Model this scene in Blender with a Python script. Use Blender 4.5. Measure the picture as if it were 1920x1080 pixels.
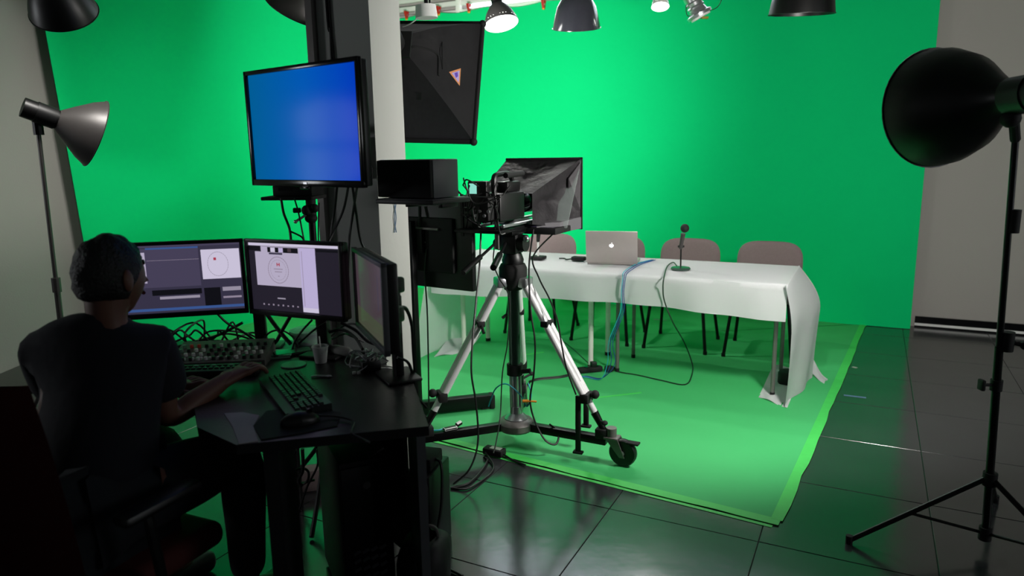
import bpy, bmesh, math, random
from mathutils import Vector, Matrix, noise
random.seed(7)
for o in list(bpy.data.objects): bpy.data.objects.remove(o)
scn = bpy.context.scene
COL = scn.collection
V = Vector

# ---------------------------------------------------------------- camera
FPX, CAM_H = 1323.0, 1.5                       # focal length in pixels of a 1920x1080 frame
_down = V((110, 6960, 1323)).normalized()
_up = -_down
_fw = V((0, 0, 1)); _yw = (_fw - _up * _fw.dot(_up)).normalized(); _xw = _yw.cross(_up)
CAM = V((0, 0, CAM_H))
def ray(px, py):
    d = V((px - 960, py - 540, FPX)).normalized()
    return V((_xw.dot(d), _yw.dot(d), _up.dot(d)))
def G(px, py, z=0.0):                           # pixel -> point on the level plane z
    d = ray(px, py); return CAM + d * ((z - CAM_H) / d.z)
def AY(px, py, y):                              # pixel -> point at distance y into the room
    d = ray(px, py); return CAM + d * (y / d.y)
def ON(px, py, n, c):                           # pixel -> point on upright plane n.p = c
    d = ray(px, py); return CAM + d * ((c - n.dot(CAM)) / n.dot(d))
cam_d = bpy.data.cameras.new('camera'); cam = bpy.data.objects.new('camera', cam_d); COL.objects.link(cam)
rx = V((_xw.x, _yw.x, _up.x)); ry = -V((_xw.y, _yw.y, _up.y)); rz_ = -V((_xw.z, _yw.z, _up.z))
cam.matrix_world = Matrix(((rx.x, ry.x, rz_.x, 0), (rx.y, ry.y, rz_.y, 0), (rx.z, ry.z, rz_.z, CAM_H), (0, 0, 0, 1)))
cam_d.sensor_width = 36; cam_d.lens = FPX / 1920 * 36; cam_d.clip_start = 0.05
cam_d.dof.use_dof = True; cam_d.dof.focus_distance = 3.3; cam_d.dof.aperture_fstop = cam_d.lens / 1000 / 0.011
scn.camera = cam

# ---------------------------------------------------------------- world, exposure
w = bpy.data.worlds.new('world'); scn.world = w; w.use_nodes = True
w.node_tree.nodes['Background'].inputs[0].default_value = (0.86, 0.93, 1, 1)
w.node_tree.nodes['Background'].inputs[1].default_value = 0.035
vs = scn.view_settings
vs.view_transform = 'Standard'; vs.look = 'None'; vs.gamma = 1; vs.exposure = 0.0; vs.use_curve_mapping = False

# light power of the lamps and windows, right-hand window added (used in their builders)
SOFTBOX_E, SOFTBOX_BEAM = 9.0, 720.0
SPOT_A, SPOT_B, SPOT_L, SPOT_R = 46.0, 34.0, 40.0, 20.0
KEY_LAMP = 165.0
ADDED_DAYLIGHT_W, SIDE_WINDOW_W, CLERESTORY_E = 30.0, 24.0, 5.0

# ---------------------------------------------------------------- materials
def lin(c): return tuple(((x / 255) / 12.92 if x / 255 <= .04045 else ((x / 255 + .055) / 1.055) ** 2.4) for x in c)
MATS = {}
def mat(name, rgb, rough=.5, metal=0, var=.08, scale=30, bump=0, bscale=200, emit=0, spec=.5, trans=0, sheen=0, coat=0, alpha=1):
    m = bpy.data.materials.new(name); m.use_nodes = True; nt = m.node_tree; b = nt.nodes['Principled BSDF']
    c = lin(rgb) + (1,)
    tc = nt.nodes.new('ShaderNodeTexCoord'); nz = nt.nodes.new('ShaderNodeTexNoise')
    nz.inputs['Scale'].default_value = scale; nz.inputs['Detail'].default_value = 4
    nt.links.new(tc.outputs['Object'], nz.inputs['Vector'])
    mx = nt.nodes.new('ShaderNodeMix'); mx.data_type = 'RGBA'
    mx.inputs[6].default_value = tuple(x * (1 - var) for x in c[:3]) + (1,)
    mx.inputs[7].default_value = tuple(min(1, x * (1 + var)) for x in c[:3]) + (1,)
    nt.links.new(nz.outputs['Fac'], mx.inputs[0]); nt.links.new(mx.outputs[2], b.inputs['Base Color'])
    b.inputs['Roughness'].default_value = rough; b.inputs['Metallic'].default_value = metal
    b.inputs['Specular IOR Level'].default_value = spec
    if trans: b.inputs['Transmission Weight'].default_value = trans
    if coat: b.inputs['Coat Weight'].default_value = coat; b.inputs['Coat Roughness'].default_value = .06
    if sheen: b.inputs['Sheen Weight'].default_value = sheen
    if alpha < 1: b.inputs['Alpha'].default_value = alpha
    if emit:
        nt.links.new(mx.outputs[2], b.inputs['Emission Color']); b.inputs['Emission Strength'].default_value = emit
    if bump:
        n2 = nt.nodes.new('ShaderNodeTexNoise'); n2.inputs['Scale'].default_value = bscale; n2.inputs['Detail'].default_value = 3
        nt.links.new(tc.outputs['Object'], n2.inputs['Vector'])
        bp = nt.nodes.new('ShaderNodeBump'); bp.inputs['Strength'].default_value = bump; bp.inputs['Distance'].default_value = .01
        nt.links.new(n2.outputs['Fac'], bp.inputs['Height']); nt.links.new(bp.outputs['Normal'], b.inputs['Normal'])
    MATS[name] = m; return m
mat('green_cloth', (6, 208, 122), .9, var=.04, scale=1.5, bump=.15, bscale=6, spec=.1)
mat('green_sheet', (70, 184, 108), .62, var=.06, scale=3, bump=.2, bscale=9, spec=.25)
mat('green_tape', (72, 208, 92), .5, var=.1, scale=20)
mat('floor_tile', (46, 48, 50), .17, var=.3, scale=3.2, bump=.15, bscale=5, spec=1.0)
mat('grout', (26, 27, 28), .5)
mat('wall_grey', (164, 160, 155), .85, var=.03, scale=2, bump=.1, bscale=90)
mat('wall_white', (232, 230, 224), .8, var=.04, scale=4)
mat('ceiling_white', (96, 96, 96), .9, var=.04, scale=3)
mat('pillar_paint', (196, 197, 192), .7, var=.04, scale=3, bump=.08, bscale=40)
mat('black_plastic', (13, 13, 14), .42, var=.2, scale=60)
mat('matte_black', (9, 9, 10), .75, var=.2, scale=50)
mat('gloss_black', (10, 10, 12), .16, var=.1)
mat('black_fabric', (34, 33, 35), .62, var=.25, scale=18, bump=.5, bscale=14, spec=.45)
mat('hood_fabric', (58, 55, 58), .55, var=.25, scale=10, bump=.8, bscale=16, spec=.4)
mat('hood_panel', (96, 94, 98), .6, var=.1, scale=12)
mat('black_metal', (22, 22, 23), .38, metal=.6, var=.15)
mat('steel', (196, 196, 200), .3, metal=.85, var=.1, scale=12)
mat('silver_paint', (226, 224, 226), .35, metal=.1, var=.07, scale=14)
mat('grey_metal', (118, 114, 112), .45, metal=.4, var=.1)
mat('white_metal', (232, 228, 222), .4, var=.04)
mat('column_grey', (74, 98, 88), .2, metal=.5, var=.2, scale=8)
mat('chair_fabric', (120, 106, 106), .9, var=.12, scale=90, bump=.3, bscale=300, spec=.15)
mat('cloth_white', (238, 238, 240), .88, var=.02, scale=3, bump=.3, bscale=7, spec=.15)
mat('laptop_silver', (172, 164, 160), .42, metal=.35, var=.04)
mat('logo_glow', (250, 250, 255), .4, emit=1.2)
mat('blue_cable', (34, 66, 140), .5)
mat('cyan_cable', (38, 170, 190), .5)
mat('black_cable', (10, 10, 10), .5)
mat('dark_green_cable', (22, 46, 30), .5)
mat('white_plastic', (228, 228, 226), .45, var=.03)
mat('cup_white', (205, 206, 206), .6, var=.03)
mat('desk_top', (17, 17, 19), .36, var=.35, scale=9, bump=.06, bscale=120)
mat('desk_side', (19, 19, 21), .5, var=.15)
mat('desk_edge', (86, 88, 92), .45)
mat('key_cap', (18, 20, 20), .4)
mat('keyboard_body', (34, 40, 38), .4)
mat('pad_light', (196, 184, 194), .75, var=.08)
mat('disc_green', (112, 150, 132), .35)
mat('paper', (150, 150, 146), .8)
mat('clear_plastic', (176, 188, 190), .2, alpha=.55)
mat('red_light', (226, 70, 56), .5)
mat('red_clamp', (176, 30, 24), .4)
mat('orange_tip', (228, 140, 40), .5)
mat('lamp_enamel', (60, 60, 68), .16, var=.1, coat=.6)
mat('lamp_black', (7, 7, 7), .4, var=.2)
mat('lamp_grey', (70, 67, 66), .42, metal=.3)
mat('lamp_inside', (240, 240, 238), .3)
mat('sky_pane', (226, 234, 246), .4, var=.06, scale=2, emit=CLERESTORY_E)
mat('bulb', (255, 252, 246), .4, emit=14)
mat('bulb_soft', (255, 252, 246), .4, emit=9)
mat('diffuser', (255, 252, 246), .6, emit=SOFTBOX_E)
mat('yellow_label', (150, 130, 30), .5)
mat('label_orange', (226, 150, 96), .6)
mat('label_lilac', (186, 170, 226), .6)
mat('label_violet', (104, 70, 190), .6)
mat('skin', (104, 68, 54), .55, var=.08, scale=20)
mat('hair', (12, 10, 9), .6, var=.3, scale=80, bump=.6, bscale=120)
mat('shirt_navy', (14, 17, 28), .9, var=.2, scale=20, bump=.3, bscale=14)
mat('trousers', (16, 22, 28), .9, var=.2, scale=30)
mat('shoe', (14, 13, 13), .5)
mat('chair_red', (70, 12, 12), .85, var=.15, scale=40)
mat('tape_blue', (90, 120, 150), .5)
mat('tape_grey', (150, 165, 150), .5)
mat('clear_glass', (210, 225, 220), .05, alpha=.25)
def emit(name, rgb, e=1.0):
    m = bpy.data.materials.new(name); m.use_nodes = True; b = m.node_tree.nodes['Principled BSDF']
    b.inputs['Base Color'].default_value = (.01, .01, .01, 1); b.inputs['Roughness'].default_value = .25
    b.inputs['Emission Color'].default_value = lin(rgb) + (1,); b.inputs['Emission Strength'].default_value = e
    MATS[name] = m; return m
for n_, c_ in dict(s_dark=(38, 34, 46), s_grey=(74, 68, 92), s_slate=(58, 54, 74), s_light=(190, 180, 206), s_white=(214, 206, 230), s_lav=(196, 184, 224),
                   s_red=(176, 60, 80), s_ring=(150, 138, 158), s_blue=(60, 90, 150), s_black=(18, 18, 24), s_pale=(158, 150, 168), s_mauve=(92, 76, 86), s_olive=(70, 72, 58),
                   s_cyan=(150, 235, 215)).items(): emit(n_, c_, .85)
def tv_mat():
    m = bpy.data.materials.new('tv_blue'); m.use_nodes = True; nt = m.node_tree; b = nt.nodes['Principled BSDF']
    tc = nt.nodes.new('ShaderNodeTexCoord'); sx = nt.nodes.new('ShaderNodeSeparateXYZ'); nt.links.new(tc.outputs['Object'], sx.inputs[0])
    mr = nt.nodes.new('ShaderNodeMapRange'); mr.inputs[1].default_value = -.3; mr.inputs[2].default_value = .3
    nt.links.new(sx.outputs[0], mr.inputs[0])
    cr = nt.nodes.new('ShaderNodeValToRGB'); cr.color_ramp.elements[0].color = lin((0, 98, 158)) + (1,); cr.color_ramp.elements[1].color = lin((0, 62, 196)) + (1,)  # viewing-angle colour shift painted into the screen's emission
    e = cr.color_ramp.elements.new(.55); e.color = lin((0, 92, 190)) + (1,)
    nt.links.new(mr.outputs[0], cr.inputs[0]); nt.links.new(cr.outputs[0], b.inputs['Emission Color'])
    b.inputs['Emission Strength'].default_value = .88; b.inputs['Base Color'].default_value = (.004, .004, .006, 1); b.inputs['Roughness'].default_value = .12; b.inputs['Specular IOR Level'].default_value = .02
    MATS['tv_blue'] = m
tv_mat()

# ---------------------------------------------------------------- mesh builder
class B:
    def __init__(s, base=None): s.bm = bmesh.new(); s.mats = [base] if base else []
    def mi(s, m):
        if m not in s.mats: s.mats.append(m)
        return s.mats.index(m)
    def _new(s, nf, m):
        if m is None: return
        s.bm.faces.ensure_lookup_table(); i = s.mi(m)
        for f in s.bm.faces[nf:]: f.material_index = i
    def box(s, c, d, rz=0, R=None, bev=0, m=None, seg=2):
        nf = len(s.bm.faces)
        M = Matrix.Translation(V(c)) @ (R.to_4x4() if R is not None else Matrix.Rotation(rz, 4, 'Z')) @ Matrix.Diagonal((d[0], d[1], d[2], 1))
        r = bmesh.ops.create_cube(s.bm, size=1, matrix=M)
        if bev:
            es = list({e for v in r['verts'] for e in v.link_edges})
            bmesh.ops.bevel(s.bm, geom=es, offset=min(bev, min(d) * .49), segments=seg, profile=.5, affect='EDGES')
        s._new(nf, m); return s
    def frame(s, d):
        d = V(d).normalized(); a = V((0, 0, 1)) if abs(d.z) < .95 else V((1, 0, 0))
        x = a.cross(d).normalized(); y = d.cross(x); return x, y
    def cyl(s, a, b, r0, r1=None, n=14, m=None):
        nf = len(s.bm.faces); a, b = V(a), V(b); r1 = r0 if r1 is None else r1
        x, y = s.frame(b - a)
        va = [s.bm.verts.new(a + (x * math.cos(2 * math.pi * i / n) + y * math.sin(2 * math.pi * i / n)) * r0) for i in range(n)]
        vb = [s.bm.verts.new(b + (x * math.cos(2 * math.pi * i / n) + y * math.sin(2 * math.pi * i / n)) * r1) for i in range(n)]
        for i in range(n): s.bm.faces.new((va[i], va[(i + 1) % n], vb[(i + 1) % n], vb[i]))
        s.bm.faces.new(va[::-1]); s.bm.faces.new(vb); s._new(nf, m); return s
    def tube(s, pts, r, n=7, sub=6, m=None, zmin=None):
        nf = len(s.bm.faces); pts = [V(p) for p in pts]
        if sub > 1 and len(pts) > 2:
            q = [pts[0] * 2 - pts[1]] + pts + [pts[-1] * 2 - pts[-2]]; out = []
            for i in range(1, len(q) - 2):
                for k in range(sub):
                    t = k / sub; p0, p1, p2, p3 = q[i - 1:i + 3]
                    out.append(.5 * ((2 * p1) + (p2 - p0) * t + (2 * p0 - 5 * p1 + 4 * p2 - p3) * t * t + (3 * p1 - p0 - 3 * p2 + p3) * t ** 3))
            pts = out + [pts[-1]]
        if zmin is not None:
            for p in pts: p.z = max(p.z, zmin)
        px = None; rings = []
        for i, p in enumerate(pts):
            d = (pts[min(i + 1, len(pts) - 1)] - pts[max(i - 1, 0)])
            if d.length < 1e-7: d = V((0, 0, 1))
            d.normalize()
            if px is None: x, y = s.frame(d)
            else:
                x = px - d * px.dot(d)
                x = s.frame(d)[0] if x.length < 1e-4 else x.normalized()
                y = d.cross(x)
            px = x; rr = r[min(i, len(r) - 1)] if isinstance(r, (list, tuple)) else r
            rings.append([s.bm.verts.new(p + (x * math.cos(2 * math.pi * k / n) + y * math.sin(2 * math.pi * k / n)) * rr) for k in range(n)])
        for a, b in zip(rings, rings[1:]):
            for k in range(n): s.bm.faces.new((a[k], a[(k + 1) % n], b[(k + 1) % n], b[k]))
        s.bm.faces.new(rings[0][::-1]); s.bm.faces.new(rings[-1]); s._new(nf, m); return s
    def lathe(s, prof, o, ax=(0, 0, 1), n=28, m=None):
        nf = len(s.bm.faces); o = V(o); d = V(ax).normalized(); x, y = s.frame(d); rings = []
        for r, h in prof:
            if r < 1e-5: rings.append([s.bm.verts.new(o + d * h)])
            else: rings.append([s.bm.verts.new(o + d * h + (x * math.cos(2 * math.pi * k / n) + y * math.sin(2 * math.pi * k / n)) * r) for k in range(n)])
        for a, b in zip(rings, rings[1:]):
            for k in range(n):
                f = [a[k % len(a)], a[(k + 1) % len(a)], b[(k + 1) % len(b)], b[k % len(b)]]; g = []
                for v in f:
                    if v not in g: g.append(v)
                if len(g) > 2:
                    try: s.bm.faces.new(g)
                    except ValueError: pass
        s._new(nf, m); return s
    def prism(s, poly, z0, z1, m=None):
        nf = len(s.bm.faces); a = [s.bm.verts.new((p[0], p[1], z0)) for p in poly]; b = [s.bm.verts.new((p[0], p[1], z1)) for p in poly]; n = len(poly)
        s.bm.faces.new(a[::-1]); s.bm.faces.new(b)
        for i in range(n): s.bm.faces.new((a[i], a[(i + 1) % n], b[(i + 1) % n], b[i]))
        s._new(nf, m); return s
    def hexa(s, p, m=None):                      # 8 points: 4 of one end, 4 of the other
        nf = len(s.bm.faces); v = [s.bm.verts.new(V(q)) for q in p]
        for f in ((3, 2, 1, 0), (4, 5, 6, 7), (0, 1, 5, 4), (1, 2, 6, 5), (2, 3, 7, 6), (3, 0, 4, 7)): s.bm.faces.new([v[i] for i in f])
        s._new(nf, m); return s
    def quad(s, p, m=None):
        nf = len(s.bm.faces); s.bm.faces.new([s.bm.verts.new(V(q)) for q in p]); s._new(nf, m); return s
    def grid(s, fn, nu, nv, m=None, thick=0):
        nf = len(s.bm.faces); g = [[s.bm.verts.new(fn(i / nu, j / nv)) for j in range(nv + 1)] for i in range(nu + 1)]
        fs = [s.bm.faces.new((g[i][j], g[i + 1][j], g[i + 1][j + 1], g[i][j + 1])) for i in range(nu) for j in range(nv)]
        if thick: bmesh.ops.solidify(s.bm, geom=fs, thickness=thick)
        s._new(nf, m); return s
    def ball(s, c, r, n=12, m=None):
        nf = len(s.bm.faces); r = (r, r, r) if not isinstance(r, (tuple, list)) else r
        bmesh.ops.create_uvsphere(s.bm, u_segments=n, v_segments=max(6, n * 2 // 3), radius=1, matrix=Matrix.Translation(V(c)) @ Matrix.Diagonal((*r, 1)))
        s._new(nf, m); return s
    def xf(s, M): bmesh.ops.transform(s.bm, matrix=M, verts=s.bm.verts); return s
    def build(s, name, m=None, parent=None, world=False, smooth=True, sharp=35):
        bm = s.bm
        bmesh.ops.recalc_face_normals(bm, faces=bm.faces)
        loc = V((0, 0, 0))
        if parent is not None and world: bmesh.ops.transform(bm, matrix=PM[parent.name].inverted(), verts=bm.verts)
        if parent is None:
            xs = [v.co.x for v in bm.verts]; ys = [v.co.y for v in bm.verts]; zs = [v.co.z for v in bm.verts]
            loc = V(((min(xs) + max(xs)) / 2, (min(ys) + max(ys)) / 2, min(zs)))
            bmesh.ops.translate(bm, vec=-loc, verts=bm.verts)
        me = bpy.data.meshes.new(name); bm.to_mesh(me); bm.free()
        for q in (s.mats or [m]): me.materials.append(MATS[q])
        if smooth:
            me.polygons.foreach_set('use_smooth', [True] * len(me.polygons)); me.set_sharp_from_angle(angle=math.radians(sharp))
        o = bpy.data.objects.new(name, me); COL.objects.link(o); o.location = loc
        if parent is not None:
            o.parent = parent; PM[o.name] = PM[parent.name].copy()
        else: PM[o.name] = Matrix.Translation(loc)
        return o
PM = {}
def tag(o, label=None, cat=None, group=None, kind=None):
    if label: o['label'] = label
    if cat: o['category'] = cat
    if group: o['group'] = group
    if kind: o['kind'] = kind
    return o
def thing(name, label, cat, loc=(0, 0, 0), rz=0, group=None):
    o = bpy.data.objects.new(name, None); COL.objects.link(o); o.location = V(loc); o.rotation_euler = (0, 0, rz); o.empty_display_size = .05
    PM[o.name] = Matrix.Translation(V(loc)) @ Matrix.Rotation(rz, 4, 'Z')
    return tag(o, label, cat, group)
def copy_tree(o, parent=None):
    c = o.copy(); COL.objects.link(c)
    if parent is not None: c.parent = parent
    for ch in list(o.children): copy_tree(ch, c)
    return c
def basis(fwd, up=(0, 0, 1)):                    # 3x3 with columns right, forward, up
    f = V(fwd).normalized(); r = f.cross(V(up)).normalized(); u2 = r.cross(f)
    return Matrix((r, f, u2)).transposed()

# ================================================================ the room (turned 27 degrees to the camera)
YAW = math.radians(27)
U = V((math.cos(YAW), -math.sin(YAW), 0)); W = V((math.sin(YAW), math.cos(YAW), 0)); Z = V((0, 0, 1))
def RS(s, t, z=0): return U * s + W * t + Z * z          # room coordinates -> world
T_CLOTH, T_WALL, S_CLOTH, S_WALL, S_RIGHT, T_REAR, CEIL = 6.684, 6.78, -5.086, -5.18, 3.6, -1.6, 3.9
def slab(name, a, b, out, z0, z1, m, th=.12):
    d = (V(b) - V(a)).normalized(); o = V(out).normalized() * th
    q = B().hexa([V(a) + Z * z0, V(b) + Z * z0, V(b) + o + Z * z0, V(a) + o + Z * z0, V(a) + Z * z1, V(b) + Z * z1, V(b) + o + Z * z1, V(a) + o + Z * z1])
    return tag(q.build(name, m, smooth=False), kind='structure')
slab('wall_back', RS(S_WALL, T_WALL), RS(S_RIGHT, T_WALL), W, 0, CEIL, 'wall_grey')
LT0, LT1, LZ0, LZ1 = -.45, .35, 1.15, 2.05                              # side window, outside the frame; the television mirrors it
q = B()
for t0, t1, z0, z1 in ((T_REAR, LT0, 0, CEIL), (LT1, T_WALL, 0, CEIL), (LT0, LT1, 0, LZ0), (LT0, LT1, LZ1, CEIL)):
    q.hexa([RS(S_WALL, t0, z0), RS(S_WALL, t1, z0), RS(S_WALL - .12, t1, z0), RS(S_WALL - .12, t0, z0), RS(S_WALL, t0, z1), RS(S_WALL, t1, z1), RS(S_WALL - .12, t1, z1), RS(S_WALL - .12, t0, z1)])
tag(q.build('wall_left', 'wall_grey', smooth=False), kind='structure')
wn = B().box((0, 0, 0), (.05, LT1 - LT0, .05), rz=-YAW).xf(Matrix.Translation(RS(S_WALL - .06, (LT0 + LT1) / 2, LZ0 + .025))).build('window_3', 'wall_white', smooth=False)
tag(wn, kind='structure')
for z in ((LZ0 + LZ1) / 2, LZ1 - .025): B().box((0, 0, 0), (.05, LT1 - LT0, .05), rz=-YAW).xf(Matrix.Translation(RS(S_WALL - .06, (LT0 + LT1) / 2, z))).build('window_frame', 'wall_white', wn, world=True, smooth=False)
for t in (LT0 + .025, (LT0 + LT1) / 2, LT1 - .025): B().box((0, 0, 0), (.05, .05, LZ1 - LZ0), rz=-YAW).xf(Matrix.Translation(RS(S_WALL - .06, t, (LZ0 + LZ1) / 2))).build('window_frame', 'wall_white', wn, world=True, smooth=False)
ld = bpy.data.lights.new('side_daylight', 'AREA'); ld.shape = 'RECTANGLE'; ld.size = LT1 - LT0; ld.size_y = LZ1 - LZ0; ld.energy = SIDE_WINDOW_W; ld.color = (.93, .96, 1)
lo = bpy.data.objects.new('side_daylight', ld); COL.objects.link(lo); lo.location = RS(S_WALL - .14, (LT0 + LT1) / 2, (LZ0 + LZ1) / 2); lo.rotation_euler = U.to_track_quat('-Z', 'Z').to_euler()
WT0, WT1, WZ0, WZ1 = 1.9, 4.1, 1.0, 2.4                              # added window opening in the right-hand wall, unseen, to light the column's side
q = B()
for t0, t1, z0, z1 in ((T_REAR, WT0, 0, CEIL), (WT1, T_WALL, 0, CEIL), (WT0, WT1, 0, WZ0), (WT0, WT1, WZ1, CEIL)):
    q.hexa([RS(S_RIGHT, t0, z0), RS(S_RIGHT, t1, z0), RS(S_RIGHT + .12, t1, z0), RS(S_RIGHT + .12, t0, z0), RS(S_RIGHT, t0, z1), RS(S_RIGHT, t1, z1), RS(S_RIGHT + .12, t1, z1), RS(S_RIGHT + .12, t0, z1)])
tag(q.build('wall_right', 'wall_grey', smooth=False), kind='structure')
wn = B().hexa([RS(S_RIGHT + .03, WT0, WZ0), RS(S_RIGHT + .03, WT1, WZ0), RS(S_RIGHT + .09, WT1, WZ0), RS(S_RIGHT + .09, WT0, WZ0), RS(S_RIGHT + .03, WT0, WZ0 + .05), RS(S_RIGHT + .03, WT1, WZ0 + .05), RS(S_RIGHT + .09, WT1, WZ0 + .05), RS(S_RIGHT + .09, WT0, WZ0 + .05)]).build('added_window', 'wall_white', smooth=False)
tag(wn, kind='structure')
for t in (WT0 + .025, (WT0 * 2 + WT1) / 3, (WT0 + WT1 * 2) / 3, WT1 - .025): B().box((0, 0, 0), (.05, .05, WZ1 - WZ0), rz=-YAW).xf(Matrix.Translation(RS(S_RIGHT + .06, t, (WZ0 + WZ1) / 2))).build('window_frame', 'wall_white', wn, world=True, smooth=False)
B().box((0, 0, 0), (.05, WT1 - WT0, .05), rz=-YAW).xf(Matrix.Translation(RS(S_RIGHT + .06, (WT0 + WT1) / 2, WZ1 - .025))).build('window_frame', 'wall_white', wn, world=True, smooth=False)
ld = bpy.data.lights.new('added_daylight', 'AREA'); ld.shape = 'RECTANGLE'; ld.size = WT1 - WT0; ld.size_y = WZ1 - WZ0; ld.energy = ADDED_DAYLIGHT_W; ld.color = (.93, .96, 1)  # added area light outside the right-hand opening, brightens the column's side
lo = bpy.data.objects.new('added_daylight', ld); COL.objects.link(lo); lo.location = RS(S_RIGHT + .14, (WT0 + WT1) / 2, (WZ0 + WZ1) / 2); lo.rotation_euler = (-U).to_track_quat('-Z', 'Z').to_euler()
tag(B().hexa([RS(S_WALL, T_REAR, CEIL), RS(S_RIGHT, T_REAR, CEIL), RS(S_RIGHT, T_WALL, CEIL), RS(S_WALL, T_WALL, CEIL),
              RS(S_WALL, T_REAR, CEIL + .1), RS(S_RIGHT, T_REAR, CEIL + .1), RS(S_RIGHT, T_WALL, CEIL + .1), RS(S_WALL, T_WALL, CEIL + .1)]).build('ceiling', 'ceiling_white', smooth=False), kind='structure')
# floor: a dark bed with separate glossy tiles
fl = B().hexa([RS(S_WALL, T_REAR, -.1), RS(S_RIGHT, T_REAR, -.1), RS(S_RIGHT, T_WALL, -.1), RS(S_WALL, T_WALL, -.1),
               RS(S_WALL, T_REAR, -.006), RS(S_RIGHT, T_REAR, -.006), RS(S_RIGHT, T_WALL, -.006), RS(S_WALL, T_WALL, -.006)]).build('floor', 'grout', smooth=False)
tag(fl, kind='structure')
TS = .61
tile_me = None
ns, nt_ = int((S_RIGHT - S_WALL) / TS) + 1, int((T_WALL - T_REAR) / TS) + 1
for i in range(ns):
    for j in range(nt_):
        s0, t0 = S_WALL + i * TS, T_REAR + j * TS
        s1, t1 = min(s0 + TS, S_RIGHT), min(t0 + TS, T_WALL)
        if s1 - s0 < .05 or t1 - t0 < .05: continue
        c = RS((s0 + s1) / 2, (t0 + t1) / 2, -.0045)
        full = s1 - s0 > TS - .01 and t1 - t0 > TS - .01
        if full and tile_me:
            o = bpy.data.objects.new('tile', tile_me); COL.objects.link(o); o.parent = fl
        else:
            q = B().box((0, 0, 0), (s1 - s0 - .0025, t1 - t0 - .0025, .009), bev=.0015, seg=1)
            o = q.build('tile', 'floor_tile', fl, sharp=20)
            if full: tile_me = o.data
        o.location = c - fl.location; o.rotation_euler = (random.uniform(-.0016, .0016), random.uniform(-.0016, .0016), -YAW)
# black skirting with a pale strip along the grey part of the back wall
bb = B('gloss_black').box((0, 0, 0), (3.2, .02, .09), m='gloss_black').box((0, -.012, -.022), (3.2, .012, .02), m='white_plastic')
bb.xf(Matrix.Translation(RS(2.0, T_WALL - .011, .046)) @ Matrix.Rotation(-YAW, 4, 'Z'))
tag(bb.build('baseboard_back', smooth=False), kind='structure')
bb = B().box((0, 0, 0), (.02, T_WALL - T_REAR, .09)).xf(Matrix.Translation(RS(S_WALL + .011, (T_WALL + T_REAR) / 2, .046)) @ Matrix.Rotation(-YAW, 4, 'Z'))
tag(bb.build('baseboard_left', 'gloss_black', smooth=False), kind='structure')

# green backdrop: one cloth hung round the corner of the room
edgeR_b, edgeR_t = ON(1707, 604, W, T_CLOTH), ON(1763, 0, W, T_CLOTH)
sR0, sR1 = edgeR_b.dot(U), edgeR_t.dot(U)
eL0, eL1 = ON(155, 465, U, S_CLOTH), ON(75, 30, U, S_CLOTH)
slL = (eL1.dot(W) - eL0.dot(W)) / (eL1.z - eL0.z)
tL = lambda z: eL0.dot(W) + slL * (z - eL0.z)
zA, zB_, zC = ON(747, 33, W, T_WALL - .1), ON(1055, 3, W, T_WALL - .1), ON(560, 3, U, S_CLOTH)
RAD = .35
def cloth_path(d, z):                           # d 0..1 along the cloth from the left edge to the right edge
    l1 = (T_CLOTH - RAD) - tL(z); arc = RAD * math.pi / 2
    sR = sR0 + (sR1 - sR0) * max(0, z) / edgeR_t.z; l2 = sR - (S_CLOTH + RAD); L = l1 + arc + l2; x = d * L
    if x < l1: return S_CLOTH, tL(z) + x, U
    if x < l1 + arc:
        a = (x - l1) / RAD
        return S_CLOTH + RAD - RAD * math.cos(a), T_CLOTH - RAD + RAD * math.sin(a), (U * math.cos(a) - W * math.sin(a))
    return S_CLOTH + RAD + (x - l1 - arc), T_CLOTH, -W
def cloth_top(s, t):
    f = (s - zA.dot(U)) / (zB_.dot(U) - zA.dot(U))
    return min(3.1, max(zA.z + (zB_.z - zA.z) * max(f, -.3), 2.4)) + .015 * math.sin(s * 9 + t * 7)
def cf(d, k):
    z = k * 2.8; s, t, n = cloth_path(d, z); zt = cloth_top(s, t); z = .004 + k * (zt - .004)
    p = RS(s, t, z)
    wv = .006 * math.sin(s * 6 + t * 5) * (1 - k) + .012 * noise.noise(V((s * 2.2, t * 2.2, z * .8)))
    if z < .25: wv += (.25 - z) * .32 * (.5 + .5 * noise.noise(V((s * 3, t * 3, 4)))) + (.05 * (1 - z / .12) if z < .12 and s > .4 else 0)
    return p + n * (wv + .02)
back = B().grid(cf, 150, 40).build('green_backdrop', 'green_cloth', sharp=60)
tag(back, 'bright chroma green backdrop cloth hung around the studio corner', 'backdrop')
print('cloth tops', zA, zB_, zC, 'left edge', eL0, eL1, 'right', sR0, sR1)

# white rail with ledges above the cloth
# high window strip behind the rail, made taller for a brighter floor reflection
z0_, z1_ = 2.70, 3.75
hw = B().hexa([RS(-3.9, T_WALL - .012, z0_), RS(-.2, T_WALL - .012, z0_), RS(-.2, T_WALL - .002, z0_), RS(-3.9, T_WALL - .002, z0_), RS(-3.9, T_WALL - .012, z1_), RS(-.2, T_WALL - .012, z1_), RS(-.2, T_WALL - .002, z1_), RS(-3.9, T_WALL - .002, z1_)]).build('window_2', 'sky_pane', smooth=False)
tag(hw, kind='structure')
rl = thing('backdrop_rail', 'white slatted rail along the wall above the green backdrop', 'rail', RS(-1.6, T_WALL - .04, 2.6), -YAW)
for k, (z, hgt, dep) in enumerate([(.215, .05, .05), (.30, .07, .035), (.40, .05, .05), (.50, .07, .03), (.72, .07, .03), (.94, .07, .03)]):
    B().box((0, 0, z + .06), (6.6, dep, hgt), bev=.004).build('slat', 'wall_white', rl)
for x in (-2.4, -1.2, 0, 1.2, 2.4): B().box((x, -.012, .67), (.05, .06, 1.0), bev=.004).build('post', 'wall_white', rl)
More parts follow.
